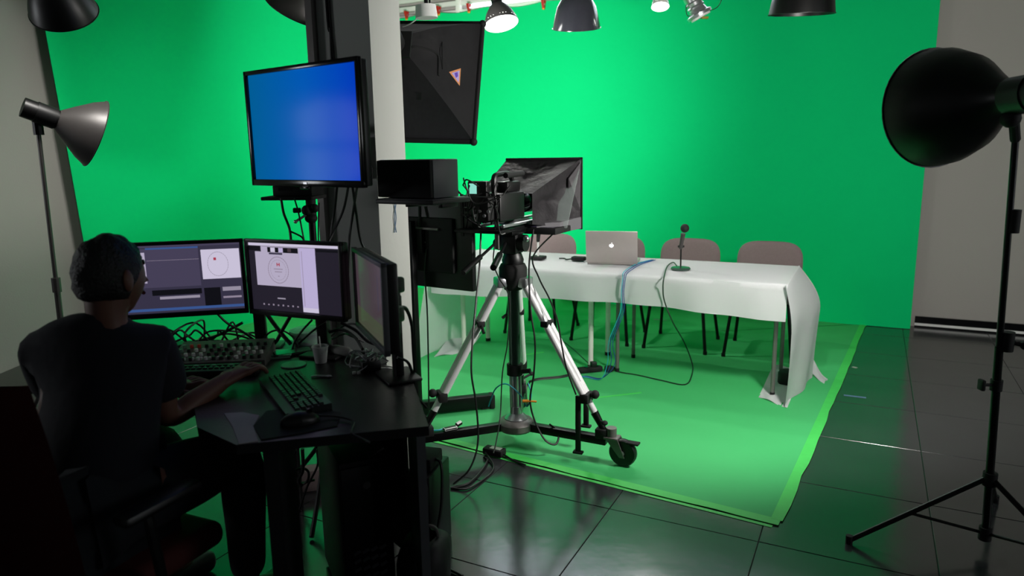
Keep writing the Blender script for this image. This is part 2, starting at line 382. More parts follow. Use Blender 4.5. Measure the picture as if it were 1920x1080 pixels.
# red spring clamps on the cloth's top edge
for (px, py), wh in zip(((762, 26), (822, 17), (879, 12), (1019, 5)), ('close against the column', 'just past the softbox lamp fitting', 'between the softbox and the lit lamp', 'between the lit lamp and the dome lamp')):
    p = ON(px, py, W, T_CLOTH - .055)
    cl = thing('spring_clamp', 'small red spring clamp on the backdrop edge, ' + wh, 'clamp', p - Z * .05, -YAW, 'red clamps along the backdrop rail')
    B().hexa([(-.009, -.012, 0), (.009, -.012, 0), (.009, 0, 0), (-.009, 0, 0), (-.016, -.03, .075), (.016, -.03, .075), (.016, -.012, .075), (-.016, -.012, .075)]).build('jaw', 'red_clamp', cl)
    B().hexa([(-.009, .012, 0), (.009, .012, 0), (.009, 0, 0), (-.009, 0, 0), (-.016, .03, .075), (.016, .03, .075), (.016, .012, .075), (-.016, .012, .075)]).build('jaw', 'red_clamp', cl)
    B().cyl((-.014, 0, .035), (.014, 0, .035), .009, n=10).build('spring', 'steel', cl)
    B().box((0, 0, -.006), (.022, .02, .016), bev=.003).build('pad', 'orange_tip', cl)

# green floor sheet with tape along its edges
c1, c2, c0 = G(1460, 985), G(1622, 608), G(820, 825)
ex = (c0 - c1).normalized(); ey = (c2 - c1).normalized(); ey = (ey - ex * ey.dot(ex)).normalized()
c3 = c1 + ex * 4.5
poly = [c1, c2, RS(c2.dot(U), T_CLOTH - .01), RS(S_CLOTH + .05, T_CLOTH - .05), RS(S_CLOTH + .05, c3.dot(W)), c3]
gs = thing('green_floor_sheet', 'green studio floor sheet laid on the tiles before the backdrop', 'floor sheet', c1)
B().prism(poly, .001, .005).build('sheet', 'green_sheet', gs, world=True, smooth=False)
def strip(a, b, wd, side, m, parent, z0=.005, z1=.0065, wob=.006):
    d = (b - a).normalized(); nrm = side * wd; n = 24; pts = []
    L = [a + (b - a) * (i / n) for i in range(n + 1)]
    pl = [p - nrm * .25 * (1 + random.uniform(-1, 1) * .5) for p in L] + [p + nrm * .75 for p in reversed(L)]
    return B().prism([(p.x, p.y) for p in pl], z0, z1).build('tape', m, parent, world=True, smooth=False)
strip(c1, c1 + ex * 3.2, .055, ey, 'green_tape', gs)
strip(c1 + ey * .03, c2 - ey * .02, .05, ex, 'green_tape', gs, .0052, .0068)
strip(c1 + ex * .02 - ey * .02, c1 + ex * 2.6 - ey * .02, .02, -ey, 'green_tape', gs, .0005, .002)
for a, b, m in (((1118, 748), (1203, 738), 'green_tape'), ((975, 668), (1020, 662), 'green_tape'), ((1225, 600), (1250, 602), 'tape_grey')):
    A_, B_ = G(*a), G(*b); d = (B_ - A_).normalized(); strip(A_, B_, .02, V((-d.y, d.x, 0)), m, gs)
for (a, b, m, lb) in (((1582, 741), (1624, 746), 'tape_blue', 'short faded blue tape mark on the dark tiles by the green sheet'), ((1598, 688), (1607, 690), 'tape_grey', 'tiny pale tape scrap beside the green sheet edge near the wall')):
    A_, B_ = G(*a), G(*b); d = (B_ - A_).normalized(); nn = V((-d.y, d.x, 0)) * .012
    tag(B().prism([A_ - nn, B_ - nn, B_ + nn, A_ + nn], .0005, .0015).build('tape_mark', m, smooth=False), lb, 'tape')

# pillar
E0 = AY(713, 445, 3.0); PW, PD = .31, .21
e = V((E0.x, E0.y, 0))
pl = [e, e + W * PD, e + W * PD - U * PW, e - U * PW]
tag(B().prism([(p.x, p.y) for p in pl], 0, CEIL - .002).build('pillar', 'pillar_paint', smooth=False), 'square grey painted column standing behind the desk', 'pillar', kind='structure')
pc = e - U * PW / 2                                                       # mid of front face
def PF(s, z, out=0): return e - U * s - W * out + Z * z                    # point on the pillar's front face, s from the near edge
def PSd(t, z, out=0): return e + W * t + U * out + Z * z                   # on its lit side
B_c = B()
a_ = ON(612, 0, W, e.dot(W) - .006); b_ = ON(622, 112, W, e.dot(W) - .006)
tag(B().tube([V((a_.x, a_.y, 3.25)), a_, a_ * .5 + b_ * .5 + U * .006, b_, b_ - Z * .35], .006).tube([V((a_.x, a_.y, 3.25)) + U * .01, a_ + U * .014, b_ + U * .012 , b_ + U * .01 - Z * .3], .004).build('pillar_cable', 'black_cable'),
    'pair of black cables running down the column to the television', 'cable')
tag(B().box((0, 0, 0), (.035, .03, 3.25), rz=-YAW).xf(Matrix.Translation(PF(PW - .02, 1.64, .016))).build('conduit', 'grey_metal'), 'narrow dark conduit down the corner of the column above the television', 'conduit')

# ================================================================ tables, cloth, chairs
TZ = .735
R1 = G(1467, 531, TZ + .012); R1.z = 0
def TP(a, b, z=0): return R1 + U * a + W * b + Z * z
TD = .74
def make_table(name, label, a0, a1, leg_m, legs, r, frame_m):
    t = thing(name, label, 'table', TP((a0 + a1) / 2, TD / 2), -YAW)
    L = a1 - a0
    B().box((0, 0, TZ - .014), (L - .04, TD - .05, .028), bev=.006).build('tabletop', 'white_plastic', t)
    for sx, sy in legs:
        x, y = sx * (L / 2), sy
        q = B(leg_m).cyl((x, y, .02), (x, y, TZ - .03), r, m=leg_m).cyl((x, y, 0), (x, y, .03), r * 1.15, m='matte_black')
        q.build('leg', None, t)
    for sx in (-1, 1):
        x = [l[0] for l in legs if l[0] * sx > 0][0] * L / 2
        ys = [l[1] for l in legs if l[0] * sx > 0]
        B().cyl((x, min(ys), TZ - .05), (x, max(ys), TZ - .05), r * .8).build('crossbar', frame_m, t)
        if frame_m == 'grey_metal':
            for y in ys: B().cyl((x, y, TZ - .16), (x - sx * .13, y, TZ - .03), .007, n=8).build('brace', frame_m, t)
    B().box((0, 0, TZ - .045), (L - .3, .03, .03)).build('rail', frame_m, t)
    return t
make_table('folding_table', 'folding table with grey metal legs under the sagging end of the white cloth', -1.15, .0, 'grey_metal', [(.93, -.19), (.93, .24), (-.86, -.10), (-.86, .27)], .013, 'grey_metal')
make_table('trestle_table', 'table with square white legs under the half of the cloth by the tripod', -2.36, -1.17, 'white_metal', [(.84, -.10), (.84, .26), (-.88, -.12), (-.88, .26)], .018, 'white_metal')

# tablecloth: top with a short front fall, and ends that reach the floor
cx0, cx1 = -2.39, .03
def ctop(i, j):
    a = cx0 + (cx1 - cx0) * i
    L = [(-.012, .175), (-.022, .19)]
    prof = 1.14 * j                                   # front fall .20, depth TD, back fall .20
    wob = .006 * math.sin(a * 17) + .006 * math.sin(a * 7.3 + 1)
    sag = .0
    drop = .205 + .02 * math.sin(a * 2.2 + .6)
    tot = drop + TD + .16; x = tot * j
    z = TZ + .006
    if x < drop: return TP(a, -.012 - .016 * (1 - x / drop) + wob * (1 - x / drop) * 2, z - (drop - x))
    x -= drop
    if x < TD: return TP(a, x - .008 + (.008 if x > .02 else 0), z + .0025 * noise.noise(V((a * 4, x * 5, 0))))
    x -= TD
    return TP(a, TD + .012 + wob, z - x)
tc = thing('tablecloth', 'long white cloth over both tables with ends trailing on the floor', 'tablecloth', TP(-1.18, TD / 2, 0), -YAW)
B().grid(ctop, 90, 44, thick=.0025).build('top_cloth', 'cloth_white', tc, world=True, sharp=70)
def cend_r(i, j):                                     # right end: from table edge down to the floor, flaring
    b = -.03 + (TD + .06) * i; k = j
    z = (TZ + .006) * (1 - k)
    out = .012 + .16 * math.sin(min(1, k * 2.6) * math.pi / 2) * (.30 + .70 * i) - .02 * k
    wv = .014 * math.sin(i * 9 + k * 3) * k
    bb_ = b + (.04 * k * (1 - i) - .10 * k * i) - .015
    if z < .02: z = .008
    return TP(cx1 - .02 + out + wv, bb_, z)
B().grid(cend_r, 26, 26, thick=.0025).build('end_drape', 'cloth_white', tc, world=True, sharp=70)
def tail(corners, name='hem_tail'):
    c = [G(*p) for p in corners]
    def f(i, j):
        p = (c[0] * (1 - i) + c[1] * i) * (1 - j) + (c[3] * (1 - i) + c[2] * i) * j
        p.z = .010 + .05 * (1 - j) ** 2 + .006 * math.sin(i * 8 + j * 5); return p
    return B().grid(f, 10, 10, thick=.0025).build(name, 'cloth_white', tc, world=True, sharp=70)
tail([(1449, 700), (1500, 706), (1476, 768), (1421, 746)])
tail([(1502, 694), (1524, 690), (1552, 714), (1545, 721)])
def cend_l(i, j):
    b = -.03 + (TD + .06) * i; k = j; z = max(.008, (TZ + .006) * (1 - k))
    return TP(cx0 - .012 - .09 * k - .05 * k * math.sin(i * 6) * .5, b - .10 * k * (1 - i) - .02 * k, z)
B().grid(cend_l, 22, 22, thick=.0025).build('end_drape', 'cloth_white', tc, world=True, sharp=70)
tail([(838, 652), (905, 640), (866, 664), (812, 671)])

def make_chair(loc, label):
    t = thing('conference_chair', label, 'chair', loc, math.pi - YAW, 'grey conference chairs behind the table')
    def seat(i, j):
        x = (i - .5); y = (j - .5)
        return V((x * .45, y * .44, 0))
    q = B().box((0, 0, .455), (.46, .45, .06), bev=.028, seg=4); q.build('seat', 'chair_fabric', t)
    B().grid(lambda i, j: V(((i - .5) * .45 * (1 - .25 * (2 * j - 1) ** 6), (j - .5) * .44, .424 - .022 * (1 - (2 * i - 1) ** 2) * (1 - (2 * j - 1) ** 2))), 8, 8, thick=.006).build('seat_shell', 'matte_black', t)
    def bk(i, j, o):
        a = 2 * math.pi * i; n = .26                  # superellipse outline
        c, s_ = math.cos(a), math.sin(a)
        x = .238 * math.copysign(abs(c) ** .5, c); z = .175 * math.copysign(abs(s_) ** .62, s_)
        return x, z
    bm = B()
    rings = []
    for dep, sc in ((.0, .0), (.0, .8), (.008, .95), (.024, 1.0), (.04, .95), (.048, .8), (.048, 0)):
        ring = []
        for k in range(36):
            x, z = bk(k / 36, 0, 0); x *= sc; z *= sc
            ring.append(V((x * (1 - .06 * (z / .175 + 1) / 2 * 0), -.235 + dep - .024 - .06 * (1 - 1) + .03 * (x / .235) ** 2 - z * .12, .64 + z)))
        rings.append([bm.bm.verts.new(p) for p in ring] if sc else [bm.bm.verts.new(sum(ring, V((0, 0, 0))) / 36)])
    for a, b in zip(rings, rings[1:]):
        for k in range(36):
            f = [a[k % len(a)], a[(k + 1) % len(a)], b[(k + 1) % len(b)], b[k % len(b)]]; g = []
            for v in f:
                if v not in g: g.append(v)
            bm.bm.faces.new(g)
    bm.build('backrest', 'chair_fabric', t, sharp=60)
    for s in (-1, 1):
        B().tube([(s * .19, -.10, .43), (s * .195, -.2, .43), (s * .20, -.235, .5), (s * .20, -.27, .62)], .011, n=8).build('back_post', 'black_metal', t)
        B().tube([(s * .175, .0, .43), (s * .18, .12, .43), (s * .195, .19, .38), (s * .235, .235, .014)], .0125, n=8).build('leg', 'black_metal', t)
        B().tube([(s * .175, .0, .43), (s * .18, -.12, .43), (s * .195, -.17, .38), (s * .235, -.255, .014)], .0125, n=8).build('leg', 'black_metal', t)
        for y in (.235, -.255): B().cyl((s * .235, y, 0), (s * .235, y, .03), .015, n=10).build('foot_cap', 'matte_black', t)
    B().cyl((-.18, .1, .43), (.18, .1, .43), .010, n=8).build('crossbar', 'black_metal', t)
    B().cyl((-.18, -.1, .43), (.18, -.1, .43), .010, n=8).build('crossbar', 'black_metal', t)
    return t
D0 = V((1.87, 5.13, 0)); stp = V((-.54, .265, 0))
for k, lb in enumerate(('grey upholstered chair at the end of the table with the trailing cloth', 'grey upholstered chair behind the black microphone on its round base', 'grey upholstered chair behind the open laptop', 'grey upholstered chair behind the microphone with the pale stem, by the tripod')):
    make_chair(D0 + stp * k, lb)

# ---------------- things on the table
TT = TZ + .011
lp = G(1147, 496, TT); lap = thing('laptop', 'open silver laptop with a small glowing mark on its lid', 'laptop', lp, math.radians(-16))
B().box((0, .12, .008), (.34, .235, .016), bev=.005).build('base', 'laptop_silver', lap)
tl = math.radians(-8)
Rl = Matrix.Rotation(tl * -1, 3, 'X')
lidR = Matrix.Rotation(math.radians(10), 3, 'X')
B().box(lidR @ V((0, 0, .112)) + V((0, -.002, .012)), (.35, .008, .225), R=lidR, bev=.004).build('lid', 'laptop_silver', lap)
lg = B()
for (dx, dz, rr) in ((-.005, 0, .010), (.005, 0, .010), (0, -.003, .011)): lg.cyl(lidR @ V((dx, -.0045, .125 + dz)) + V((0, -.002, .012)), lidR @ V((dx, -.0055, .125 + dz)) + V((0, -.002, .012)), rr, n=16)
lg.cyl(lidR @ V((.003, -.0045, .142)) + V((0, -.002, .012)), lidR @ V((.003, -.0055, .142)) + V((0, -.002, .012)), .003, n=10)
lg.build('logo', 'logo_glow', lap)
B().box(lidR @ V((0, .0045, .115)) + V((0, -.002, .012)), (.32, .002, .19), R=lidR).build('display', 's_light', lap)
B().box((0, .10, .0168), (.28, .10, .002), bev=.0008, seg=1).build('keyboard', 'key_cap', lap)

def mic_tube(o, a, b, r): return
m1 = G(1276, 505, TT); mk = thing('table_microphone', 'black microphone with ball head on a round dark base', 'microphone', m1)
B().lathe([(0, 0), (.062, 0), (.064, .006), (.058, .014), (.02, .02), (0, .02)], (0, 0, 0)).build('base', 'column_grey', mk)
top = AY(1277, 462, m1.y) - m1
B().cyl((0, 0, .018), (top.x, top.y, top.z), .005).build('stem', 'black_metal', mk)
h0 = AY(1276, 466, m1.y) - m1; h1 = AY(1281, 438, m1.y - .03) - m1; h2 = AY(1284, 428, m1.y - .04) - m1
B().cyl(top - Z * .01, top + Z * .012, .011).cyl(top + V((-.02, 0, .0)), top + V((.02, 0, 0)), .007).build('clip', 'matte_black', mk)
B().cyl(h0, h1, .011, .015).build('body', 'lamp_grey', mk)
B().ball(h2, .028, 16).build('grille', 'matte_black', mk)
m2 = G(1009, 486, TT); mk = thing('table_microphone', 'slim microphone with a pale stem on a square dark base beside the tripod', 'microphone', m2)
B().box((0, 0, .012), (.10, .09, .024), rz=-YAW, bev=.006).build('base', 'matte_black', mk)
B().cyl((0, 0, .02), (.0, 0, .13), .007).build('stem', 'white_plastic', mk)
B().cyl((0, 0, .13), (.004, -.02, .19), .012, .016).build('body', 'matte_black', mk)
dv = G(1085, 489, TT); q = thing('cable_adapter', 'small black adapter box lying on the cloth beside the laptop', 'adapter', dv, -YAW)
B().box((0, 0, .016), (.10, .055, .03), bev=.008).build('case', 'matte_black', q)
B().tube([(-.05, 0, .012), (-.09, -.01, .006), (-.12, .03, .006), (-.16, .02, .006)], .005).build('cord', 'black_cable', q)
# blue network cables over the table edge
def front(px, py, out=.03): 
    n = W; return ON(px, py, n, R1.dot(W) - out)
pts = [G(1225, 487, TT + .004), G(1200, 494, TT + .006), G(1183, 503, TT + .006), G(1172, 512, TT + .008) , front(1170, 522, .045), front(1167, 548, .05), front(1166, 585, .02)]
for k, (m, dx) in enumerate((('blue_cable', 0), ('blue_cable', .014), ('cyan_cable', -.012))):
    P2 = [p + U * dx * (1 + .4 * math.sin(i)) for i, p in enumerate(pts)]
    ex_ = [TP(-1.02 + dx, -.02, .30), TP(-1.03 + dx * 2, .02, .14), TP(-1.10, .03 + dx, .02), TP(-1.22, .05 + dx, .012), TP(-1.30 + dx, -.02, .012)]
    tag(B().tube(P2 + ex_, .0026, n=6, zmin=.009).build('network_cable', m), ('blue', 'darker blue', 'cyan')[k] * (k != 1) + ('blue network cable beside its twin, hanging over the table edge' if k == 1 else ' network cable hanging over the table edge to the floor'), 'cable')
# microphone cable over the edge, looping on the floor
mc = [m1 + V((-.02, .02, .02)), G(1262, 492, TT + .006), G(1251, 500, TT + .006), front(1245, 520, .045), front(1243, 540, .045), front(1246, 565, .03), front(1262, 605, .04), G(1283, 642, .16), G(1298, 682, .02), G(1297, 705, .006), G(1284, 722, .006), G(1240, 714, .006), G(1195, 704, .006), G(1160, 697, .012)]
tag(B().tube(mc, .0042, n=6, zmin=.0095).build('microphone_cable', 'dark_green_cable'), 'dark microphone cable dropping from the table and looping on the green sheet', 'cable')
# sandbag-like black weight on the cloth's hem
wp = G(1478, 722, .012)
tag(B().lathe([(0, 0), (.058, 0), (.066, .015), (.066, .075), (.058, .09), (.03, .095), (0, .095)], wp + Z * .004).build('hem_weight', 'matte_black'), 'dark round weight holding down the trailing hem of the cloth', 'weight')
# power strip and plug tangle beneath the table
ps = G(1100, 698, 0.006); q = thing('power_strip', 'black power strip on the green sheet by the white table leg', 'power strip', ps, math.radians(14))
B().box((0, 0, .02), (.22, .05, .035), bev=.006).build('case', 'matte_black', q)
for k in range(3): B().cyl((-.07 + k * .07, 0, .037), (-.07 + k * .07, 0, .041), .017).build('socket', 'gloss_black', q)
B().box((.05, 0, .055), (.04, .04, .035), bev=.005).build('plug', 'black_plastic', q)
ab = G(1142, 697, .006)
tag(B().box((0, 0, .022), (.055, .05, .04), rz=.4, bev=.01).box((.02, .03, .014), (.06, .03, .026), rz=.9, bev=.006).xf(Matrix.Translation(ab)).build('plug_adapter', 'matte_black'), 'small black plug adapter at the foot of the grey table leg', 'plug')
pc_ = [G(1085, 700, .01), G(1050, 708, .008), G(1010, 712, .008), G(992, 718, .008), G(985, 735, .01), G(990, 760, .01)]
tag(B().tube(pc_, .006, n=6).tube([p + V((0, .02, .004)) for p in pc_[:4]], .004, n=6).build('mains_cable', 'black_cable'), 'black power cord running from the power strip to the tripod', 'cord')
tag(B().tube([G(1045, 632, .006), G(1075, 655, .006), G(1100, 678, .006), G(1118, 693, .01)], .004, n=6).build('floor_cable', 'dark_green_cable'), 'thin dark cable lying between the chairs and the white table leg', 'cable')

# ================================================================ dolly, tripod, camera, teleprompter
hub = G(968, 792, .13); C0 = V((hub.x, hub.y, 0))
wr = G(1164, 872, 0.006)                                   # right wheel's contact
wl_ = AY(832, 872, C0.y - .13); wl_ = V((wl_.x, wl_.y, 0))
aR = (V((wr.x, wr.y, 0)) - C0); aL = (wl_ - C0); LEN = aR.length
aL = aL.normalized() * LEN; aB = (-(aR + aL)).normalized() * LEN
ARMS = (aR, aL, aB)
print('dolly', C0, aR, aL, aB, LEN)
do = thing('tripod_dolly', 'black three-armed rolling dolly with caster wheels under the tripod', 'dolly', C0)
B().lathe([(0, .095), (.085, .095), (.095, .105), (.095, .135), (.08, .15), (.04, .16), (0, .16)], (0, 0, 0)).build('hub', 'grey_metal', do)
for i, a in enumerate(ARMS):
    d = a.normalized(); ang = math.atan2(d.y, d.x)
    B().box(d * (LEN * .47), (LEN * .8, .042, .042), rz=ang, bev=.004).xf(Matrix.Translation((0, 0, .12))).build('arm', 'black_metal', do)
    e_ = d * LEN; n_ = V((-d.y, d.x, 0))
    fk = B().cyl(e_ - d * .05 + Z * .14, e_ - d * .05 + Z * .19, .026).box(e_ - d * .045 + Z * .142, (.07, .062, .012), rz=ang, bev=.003)
    for s in (-1, 1): fk.hexa([e_ - d * .075 + n_ * s * .024 + Z * .145, e_ - d * .01 + n_ * s * .024 + Z * .145, e_ - d * .01 + n_ * s * .029 + Z * .145, e_ - d * .075 + n_ * s * .029 + Z * .145,
                               e_ + d * .0 + n_ * s * .024 + Z * .055, e_ + d * .025 + n_ * s * .024 + Z * .055, e_ + d * .025 + n_ * s * .029 + Z * .055, e_ + n_ * s * .029 + Z * .055])
    cs = fk.build('caster', 'grey_metal', do)
    WR = .068; wz = .006 * (i < 1) + WR
    c_ = e_ + d * .01 + Z * wz
    B().lathe([(0, -.016), (WR * .6, -.016), (WR * .92, -.018), (WR, -.010), (WR, .010), (WR * .92, .018), (WR * .6, .016), (0, .016)], c_, n_, n=30).build('wheel', 'black_plastic', cs)
    B().lathe([(0, -.026), (.012, -.026), (.012, .026), (0, .026)], c_, n_, n=12).build('axle', 'steel', cs)
    B().box(e_ + d * .06 + Z * .13, (.06, .04, .01), rz=ang, R=None, bev=.003).build('brake', 'matte_black', cs)
    cl = B().box(d * (LEN * .83) + Z * .155, (.06, .055, .05), rz=ang, bev=.006); cl.build('foot_clamp', 'matte_black', do)
# stabiliser strut near right wheel
for k, (px, y0, y1, dy) in enumerate(((1084, 742, 849, 0), (1099, 748, 800, .1))):
    yy = (C0 + aR * .68).y + dy; t_ = AY(px, y0, yy); b_ = AY(px, y1, yy)
    b_.z = max(b_.z, .012)
    q = B().box(((t_ + b_) / 2 - C0), (.026, .016, (t_.z - b_.z)), rz=-.4, bev=.003).box(b_ - C0 + Z * .004, (.05, .03, .012), rz=-.4, bev=.003)
    q.build('strut', 'matte_black', do)

tr = thing('camera_tripod', 'tall studio tripod with silver twin-tube legs and dark centre column', 'tripod', C0)
crown = AY(962, 520, C0.y) - C0; CZ = crown.z; cxo = V((crown.x, 0, 0))
zc = lambda y: (AY(963, y, C0.y).z)
B().cyl(V((crown.x * .6, 0, zc(690))), V((crown.x, 0, CZ)), .030, n=20).build('centre_column', 'column_grey', tr)
B().cyl(V((crown.x * .6, 0, zc(702))), V((crown.x * .6, 0, zc(682))), .041, n=20).build('collar', 'matte_black', tr)
B().cyl((.03, -.035, zc(693)), (.075, -.05, zc(690)), .012, n=10).build('collar_knob', 'matte_black', tr)
B().cyl(V((0, 0, .15)), V((crown.x * .6, 0, zc(700))), .024, n=18).cyl((-.024, -.012, .15), (-.024 + crown.x * .6, -.012, zc(700)), .006, n=8).cyl((.026, -.012, .15), (.026 + crown.x * .6, -.012, zc(700)), .006, n=8).build('lower_tube', 'steel', tr)
B().lathe([(0, .158), (.06, .158), (.045, .175), (.032, .185), (.028, .22), (0, .22)], (0, 0, 0)).build('base_cone', 'steel', tr)
B().lathe([(0, CZ - .06), (.045, CZ - .06), (.062, CZ - .03), (.07, CZ + .01), (.07, CZ + .05), (.06, CZ + .07), (0, CZ + .07)], cxo).build('crown', 'matte_black', tr)
for i, a in enumerate(ARMS):
    d = a.normalized(); n_ = V((-d.y, d.x, 0))
    top = cxo + d * .06 + Z * (CZ - .005); bot = d * (LEN * .83) + Z * .185
    ax = bot - top
    lg = B()
    for s in (-1, 1): lg.cyl(top + n_ * s * .021 + ax * .03, top + n_ * s * .021 + ax * .80, .0175, n=12)
    lo = lg.cyl(top + ax * .70, bot - ax * .05, .017, n=12).build('leg', 'silver_paint', tr)
    B().box(top + ax * .02, (.085, .05, .05), rz=math.atan2(n_.y, n_.x), bev=.01).build('hinge', 'steel', lo)
    b2 = top + ax * .30
    B().box(b2, (.085, .04, .03), rz=math.atan2(n_.y, n_.x), bev=.006).cyl(b2 - d * 0 + n_ * .03, b2 + n_ * .075 - Z * .035, .008, n=8).build('spreader_clip', 'matte_black', lo)
    b3 = top + ax * .80
    B().box(b3, (.082, .045, .05), rz=math.atan2(n_.y, n_.x), bev=.008).build('leg_lock', 'matte_black', lo)
    B().ball(b3 + d * .045 + Z * .02, .022, 10).cyl(b3, b3 + d * .05 + Z * .02, .008, n=8).build('lock_knob', 'matte_black', lo)
    B().cyl(bot - ax * .10, bot + ax * .03, .02, .014, n=12).build('foot', 'black_metal', lo)
    B().cyl(bot - ax * .04 , bot - ax * .04 + n_ * -.06 + d * .05 + Z * .02, .007, n=8).ball(bot - ax * .04 + n_ * -.06 + d * .05 + Z * .02, (.016, .016, .012), 10).build('foot_knob', 'matte_black', lo)
# fluid head
HZ = CZ + .07
hd = B().lathe([(0, HZ), (.052, HZ), (.055, HZ + .02), (.045, HZ + .05), (.04, HZ + .06), (0, HZ + .06)], cxo)
hd.box(cxo + Z * (HZ + .10), (.085, .10, .10), rz=-YAW, bev=.015)
hd.cyl(cxo - U * .075 + Z * (HZ + .105), cxo + U * .075 + Z * (HZ + .105), .042, n=20)
hb = hd.build('fluid_head', 'black_plastic', tr)
B().box(cxo + Z * (HZ + .158), (.08, .16, .02), rz=-YAW, bev=.004).build('head_plate', 'black_metal', hb)
for px, py, dy, r in ((868, 512, -.32, .009), (925, 502, -.36, .010)):
    s_ = cxo + U * (-.07 if px < 900 else -.02) + Z * (HZ + .11) - W * .03
    t_ = AY(px, py, C0.y + dy) - C0
    ax = t_ - s_
    B().cyl(s_, t_, r * .8, n=10).cyl(s_ + ax * .52, t_, r * 1.5, n=12).build('pan_handle', 'black_plastic', tr)
B().ball(cxo - U * .09 + Z * (HZ + .1), .02, 10).build('tilt_lock', 'matte_black', hb)
B().ball(cxo + U * .09 + Z * (HZ + .13) - W * .03, .016, 10).build('drag_knob', 'steel', hb)

# teleprompter : plate, display slab, hood and glass
HT = HZ + .168
org = C0 + cxo
te = thing('teleprompter', 'teleprompter with creased dark fabric hood mounted ahead of the camera', 'teleprompter', org + Z * HT, -YAW)
MT = Matrix.Translation(org + Z * HT) @ Matrix.Rotation(-YAW, 4, 'Z')
def TL(px, py, y): return MT.inverted() @ AY(px, py, y)
fY = C0.y + .36
fTL, fTR, fBR = TL(951, 297, fY + .08), TL(1090, 297, fY - .12), TL(1079, 428, fY - .12)
yF = (fTL.y + fTR.y) / 2
xl, xr, zt, zb = fTL.x, fTR.x, fTR.z, fBR.z
print('prompter hood', fTL, fTR, fBR, 'plate z', HT)
B().box((0, .10, .012), (.11, .62, .022), bev=.003).build('base_plate', 'black_metal', te)
for x in (-.06, .06): B().cyl((x, -.22, .038), (x, .40, .038), .008, n=10).build('rod', 'steel', te)
# far frame (opening toward the table)
fr = B()
for a, b in (((xl, zt), (xr, zt)), ((xr, zt), (xr, zb)), ((xr, zb), (xl, zb)), ((xl, zb), (xl, zt))):
    fr.box(((a[0] + b[0]) / 2, yF, (a[1] + b[1]) / 2), (abs(a[0] - b[0]) + .012, .012, abs(a[1] - b[1]) + .012), bev=.002)
frm = fr.build('frame', 'matte_black', te)
B().hexa([(xl, yF, zt), (xr, yF, zt), (xr, yF + .004, zt), (xl, yF + .004, zt), (xl, yF - .20, zb + .02), (xr, yF - .20, zb + .02), (xr, yF - .196, zb + .02), (xl, yF - .196, zb + .02)]).build('beam_splitter_glass', 'clear_glass', frm)
# fabric hood: frustum from the frame back to the lens, puckered
nY = yF - .36; nx0, nx1, nz0, nz1 = -.19, .10, zb + .05, zb + .20
def hood(i, j):
    per = [(xl, zb), (xl, zt), (xr, zt), (xr, zb), (xl, zb)]; pn = [(nx0, nz0), (nx0, nz1), (nx1, nz1), (nx1, nz0), (nx0, nz0)]
    q = i * 4; k = min(3, int(q)); f = q - k
    A = (per[k][0] * (1 - f) + per[k + 1][0] * f, per[k][1] * (1 - f) + per[k + 1][1] * f); Bn = (pn[k][0] * (1 - f) + pn[k + 1][0] * f, pn[k][1] * (1 - f) + pn[k + 1][1] * f)
    jj = j; p = V((A[0] * (1 - jj) + Bn[0] * jj, yF * (1 - jj) + nY * jj, A[1] * (1 - jj) + Bn[1] * jj))
    edge = math.sin(math.pi * f) * math.sin(math.pi * jj)
    ctr = V(((xl + xr) / 2 * (1 - jj), p.y, (zb + zt) / 2))
    dn = (p - ctr).normalized()
    return p - dn * edge * .035 + dn * edge * .03 * noise.noise(V((p.x * 14, p.y * 12, p.z * 14)))
B().grid(hood, 56, 18, thick=.002).build('hood', 'hood_fabric', te, sharp=50)
B().hexa([(xr - .01, yF - .02, zb + .10), (xr + .003, yF - .02, zb + .10), (xr + .003, yF - .02, zt - .02), (xr - .01, yF - .02, zt - .02),
          (xr - .06, yF - .05, zb + .08), (xr - .052, yF - .05, zb + .08), (xr - .03, yF - .10, zt - .1), (xr - .035, yF - .10, zt - .1)]).build('hood_flap', 'hood_fabric', te)
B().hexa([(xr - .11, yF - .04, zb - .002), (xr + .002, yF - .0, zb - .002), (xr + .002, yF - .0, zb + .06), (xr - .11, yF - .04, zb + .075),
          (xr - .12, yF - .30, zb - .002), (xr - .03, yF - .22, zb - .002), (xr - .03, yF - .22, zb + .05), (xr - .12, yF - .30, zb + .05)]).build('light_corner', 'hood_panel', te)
sl = B('matte_black').box((0.03, yF - .16, zb + .012), (.34, .30, .032), bev=.004, m='matte_black')
dsp = sl.build('prompter_display', None, te)
B().quad([(-.12, yF - .29, zb + .0295), (.18, yF - .29, zb + .0295), (.18, yF - .03, zb + .0295), (-.12, yF - .03, zb + .0295)]).build('screen', 's_dark', dsp)

# camera on the plate
ca = thing('video_camera', 'black broadcast video camera crowded with cables behind the teleprompter', 'camera', org + Z * (HT + .024), -YAW)
y0 = nY - .16
B().box((0, y0 + .04, .10), (.115, .26, .13), bev=.012).box((0, y0 + .10, .19), (.07, .14, .05), bev=.01).build('body', 'black_plastic', ca)
B().lathe([(0, 0), (.045, 0), (.05, .02), (.05, .1), (.058, .11), (.06, .16), (0, .16)], (0, y0 + .16, .11), (0, 1, 0)).build('lens', 'gloss_black', ca)
B().tube([(0, y0 - .04, .16), (0, y0 - .04, .235), (0, y0 + .02, .25), (0, y0 + .12, .245), (0, y0 + .16, .19)], .013, n=8).build('top_handle', 'black_plastic', ca)
B().box((-.01, y0 - .13, .10), (.085, .06, .11), bev=.008).build('battery', 'matte_black', ca)
vf = B().box((-.055, y0 - .09, .185), (.10, .035, .075), bev=.006).cyl((-.02, y0 + .02, .2), (-.055, y0 - .07, .19), .012, n=8).build('viewfinder', 'black_plastic', ca)
B().quad([(-.094, y0 - .1085, .165), (-.055, y0 - .1085, .165), (-.055, y0 - .1085, .212), (-.094, y0 - .1085, .212)]).build('viewfinder_screen', 's_cyan', vf)
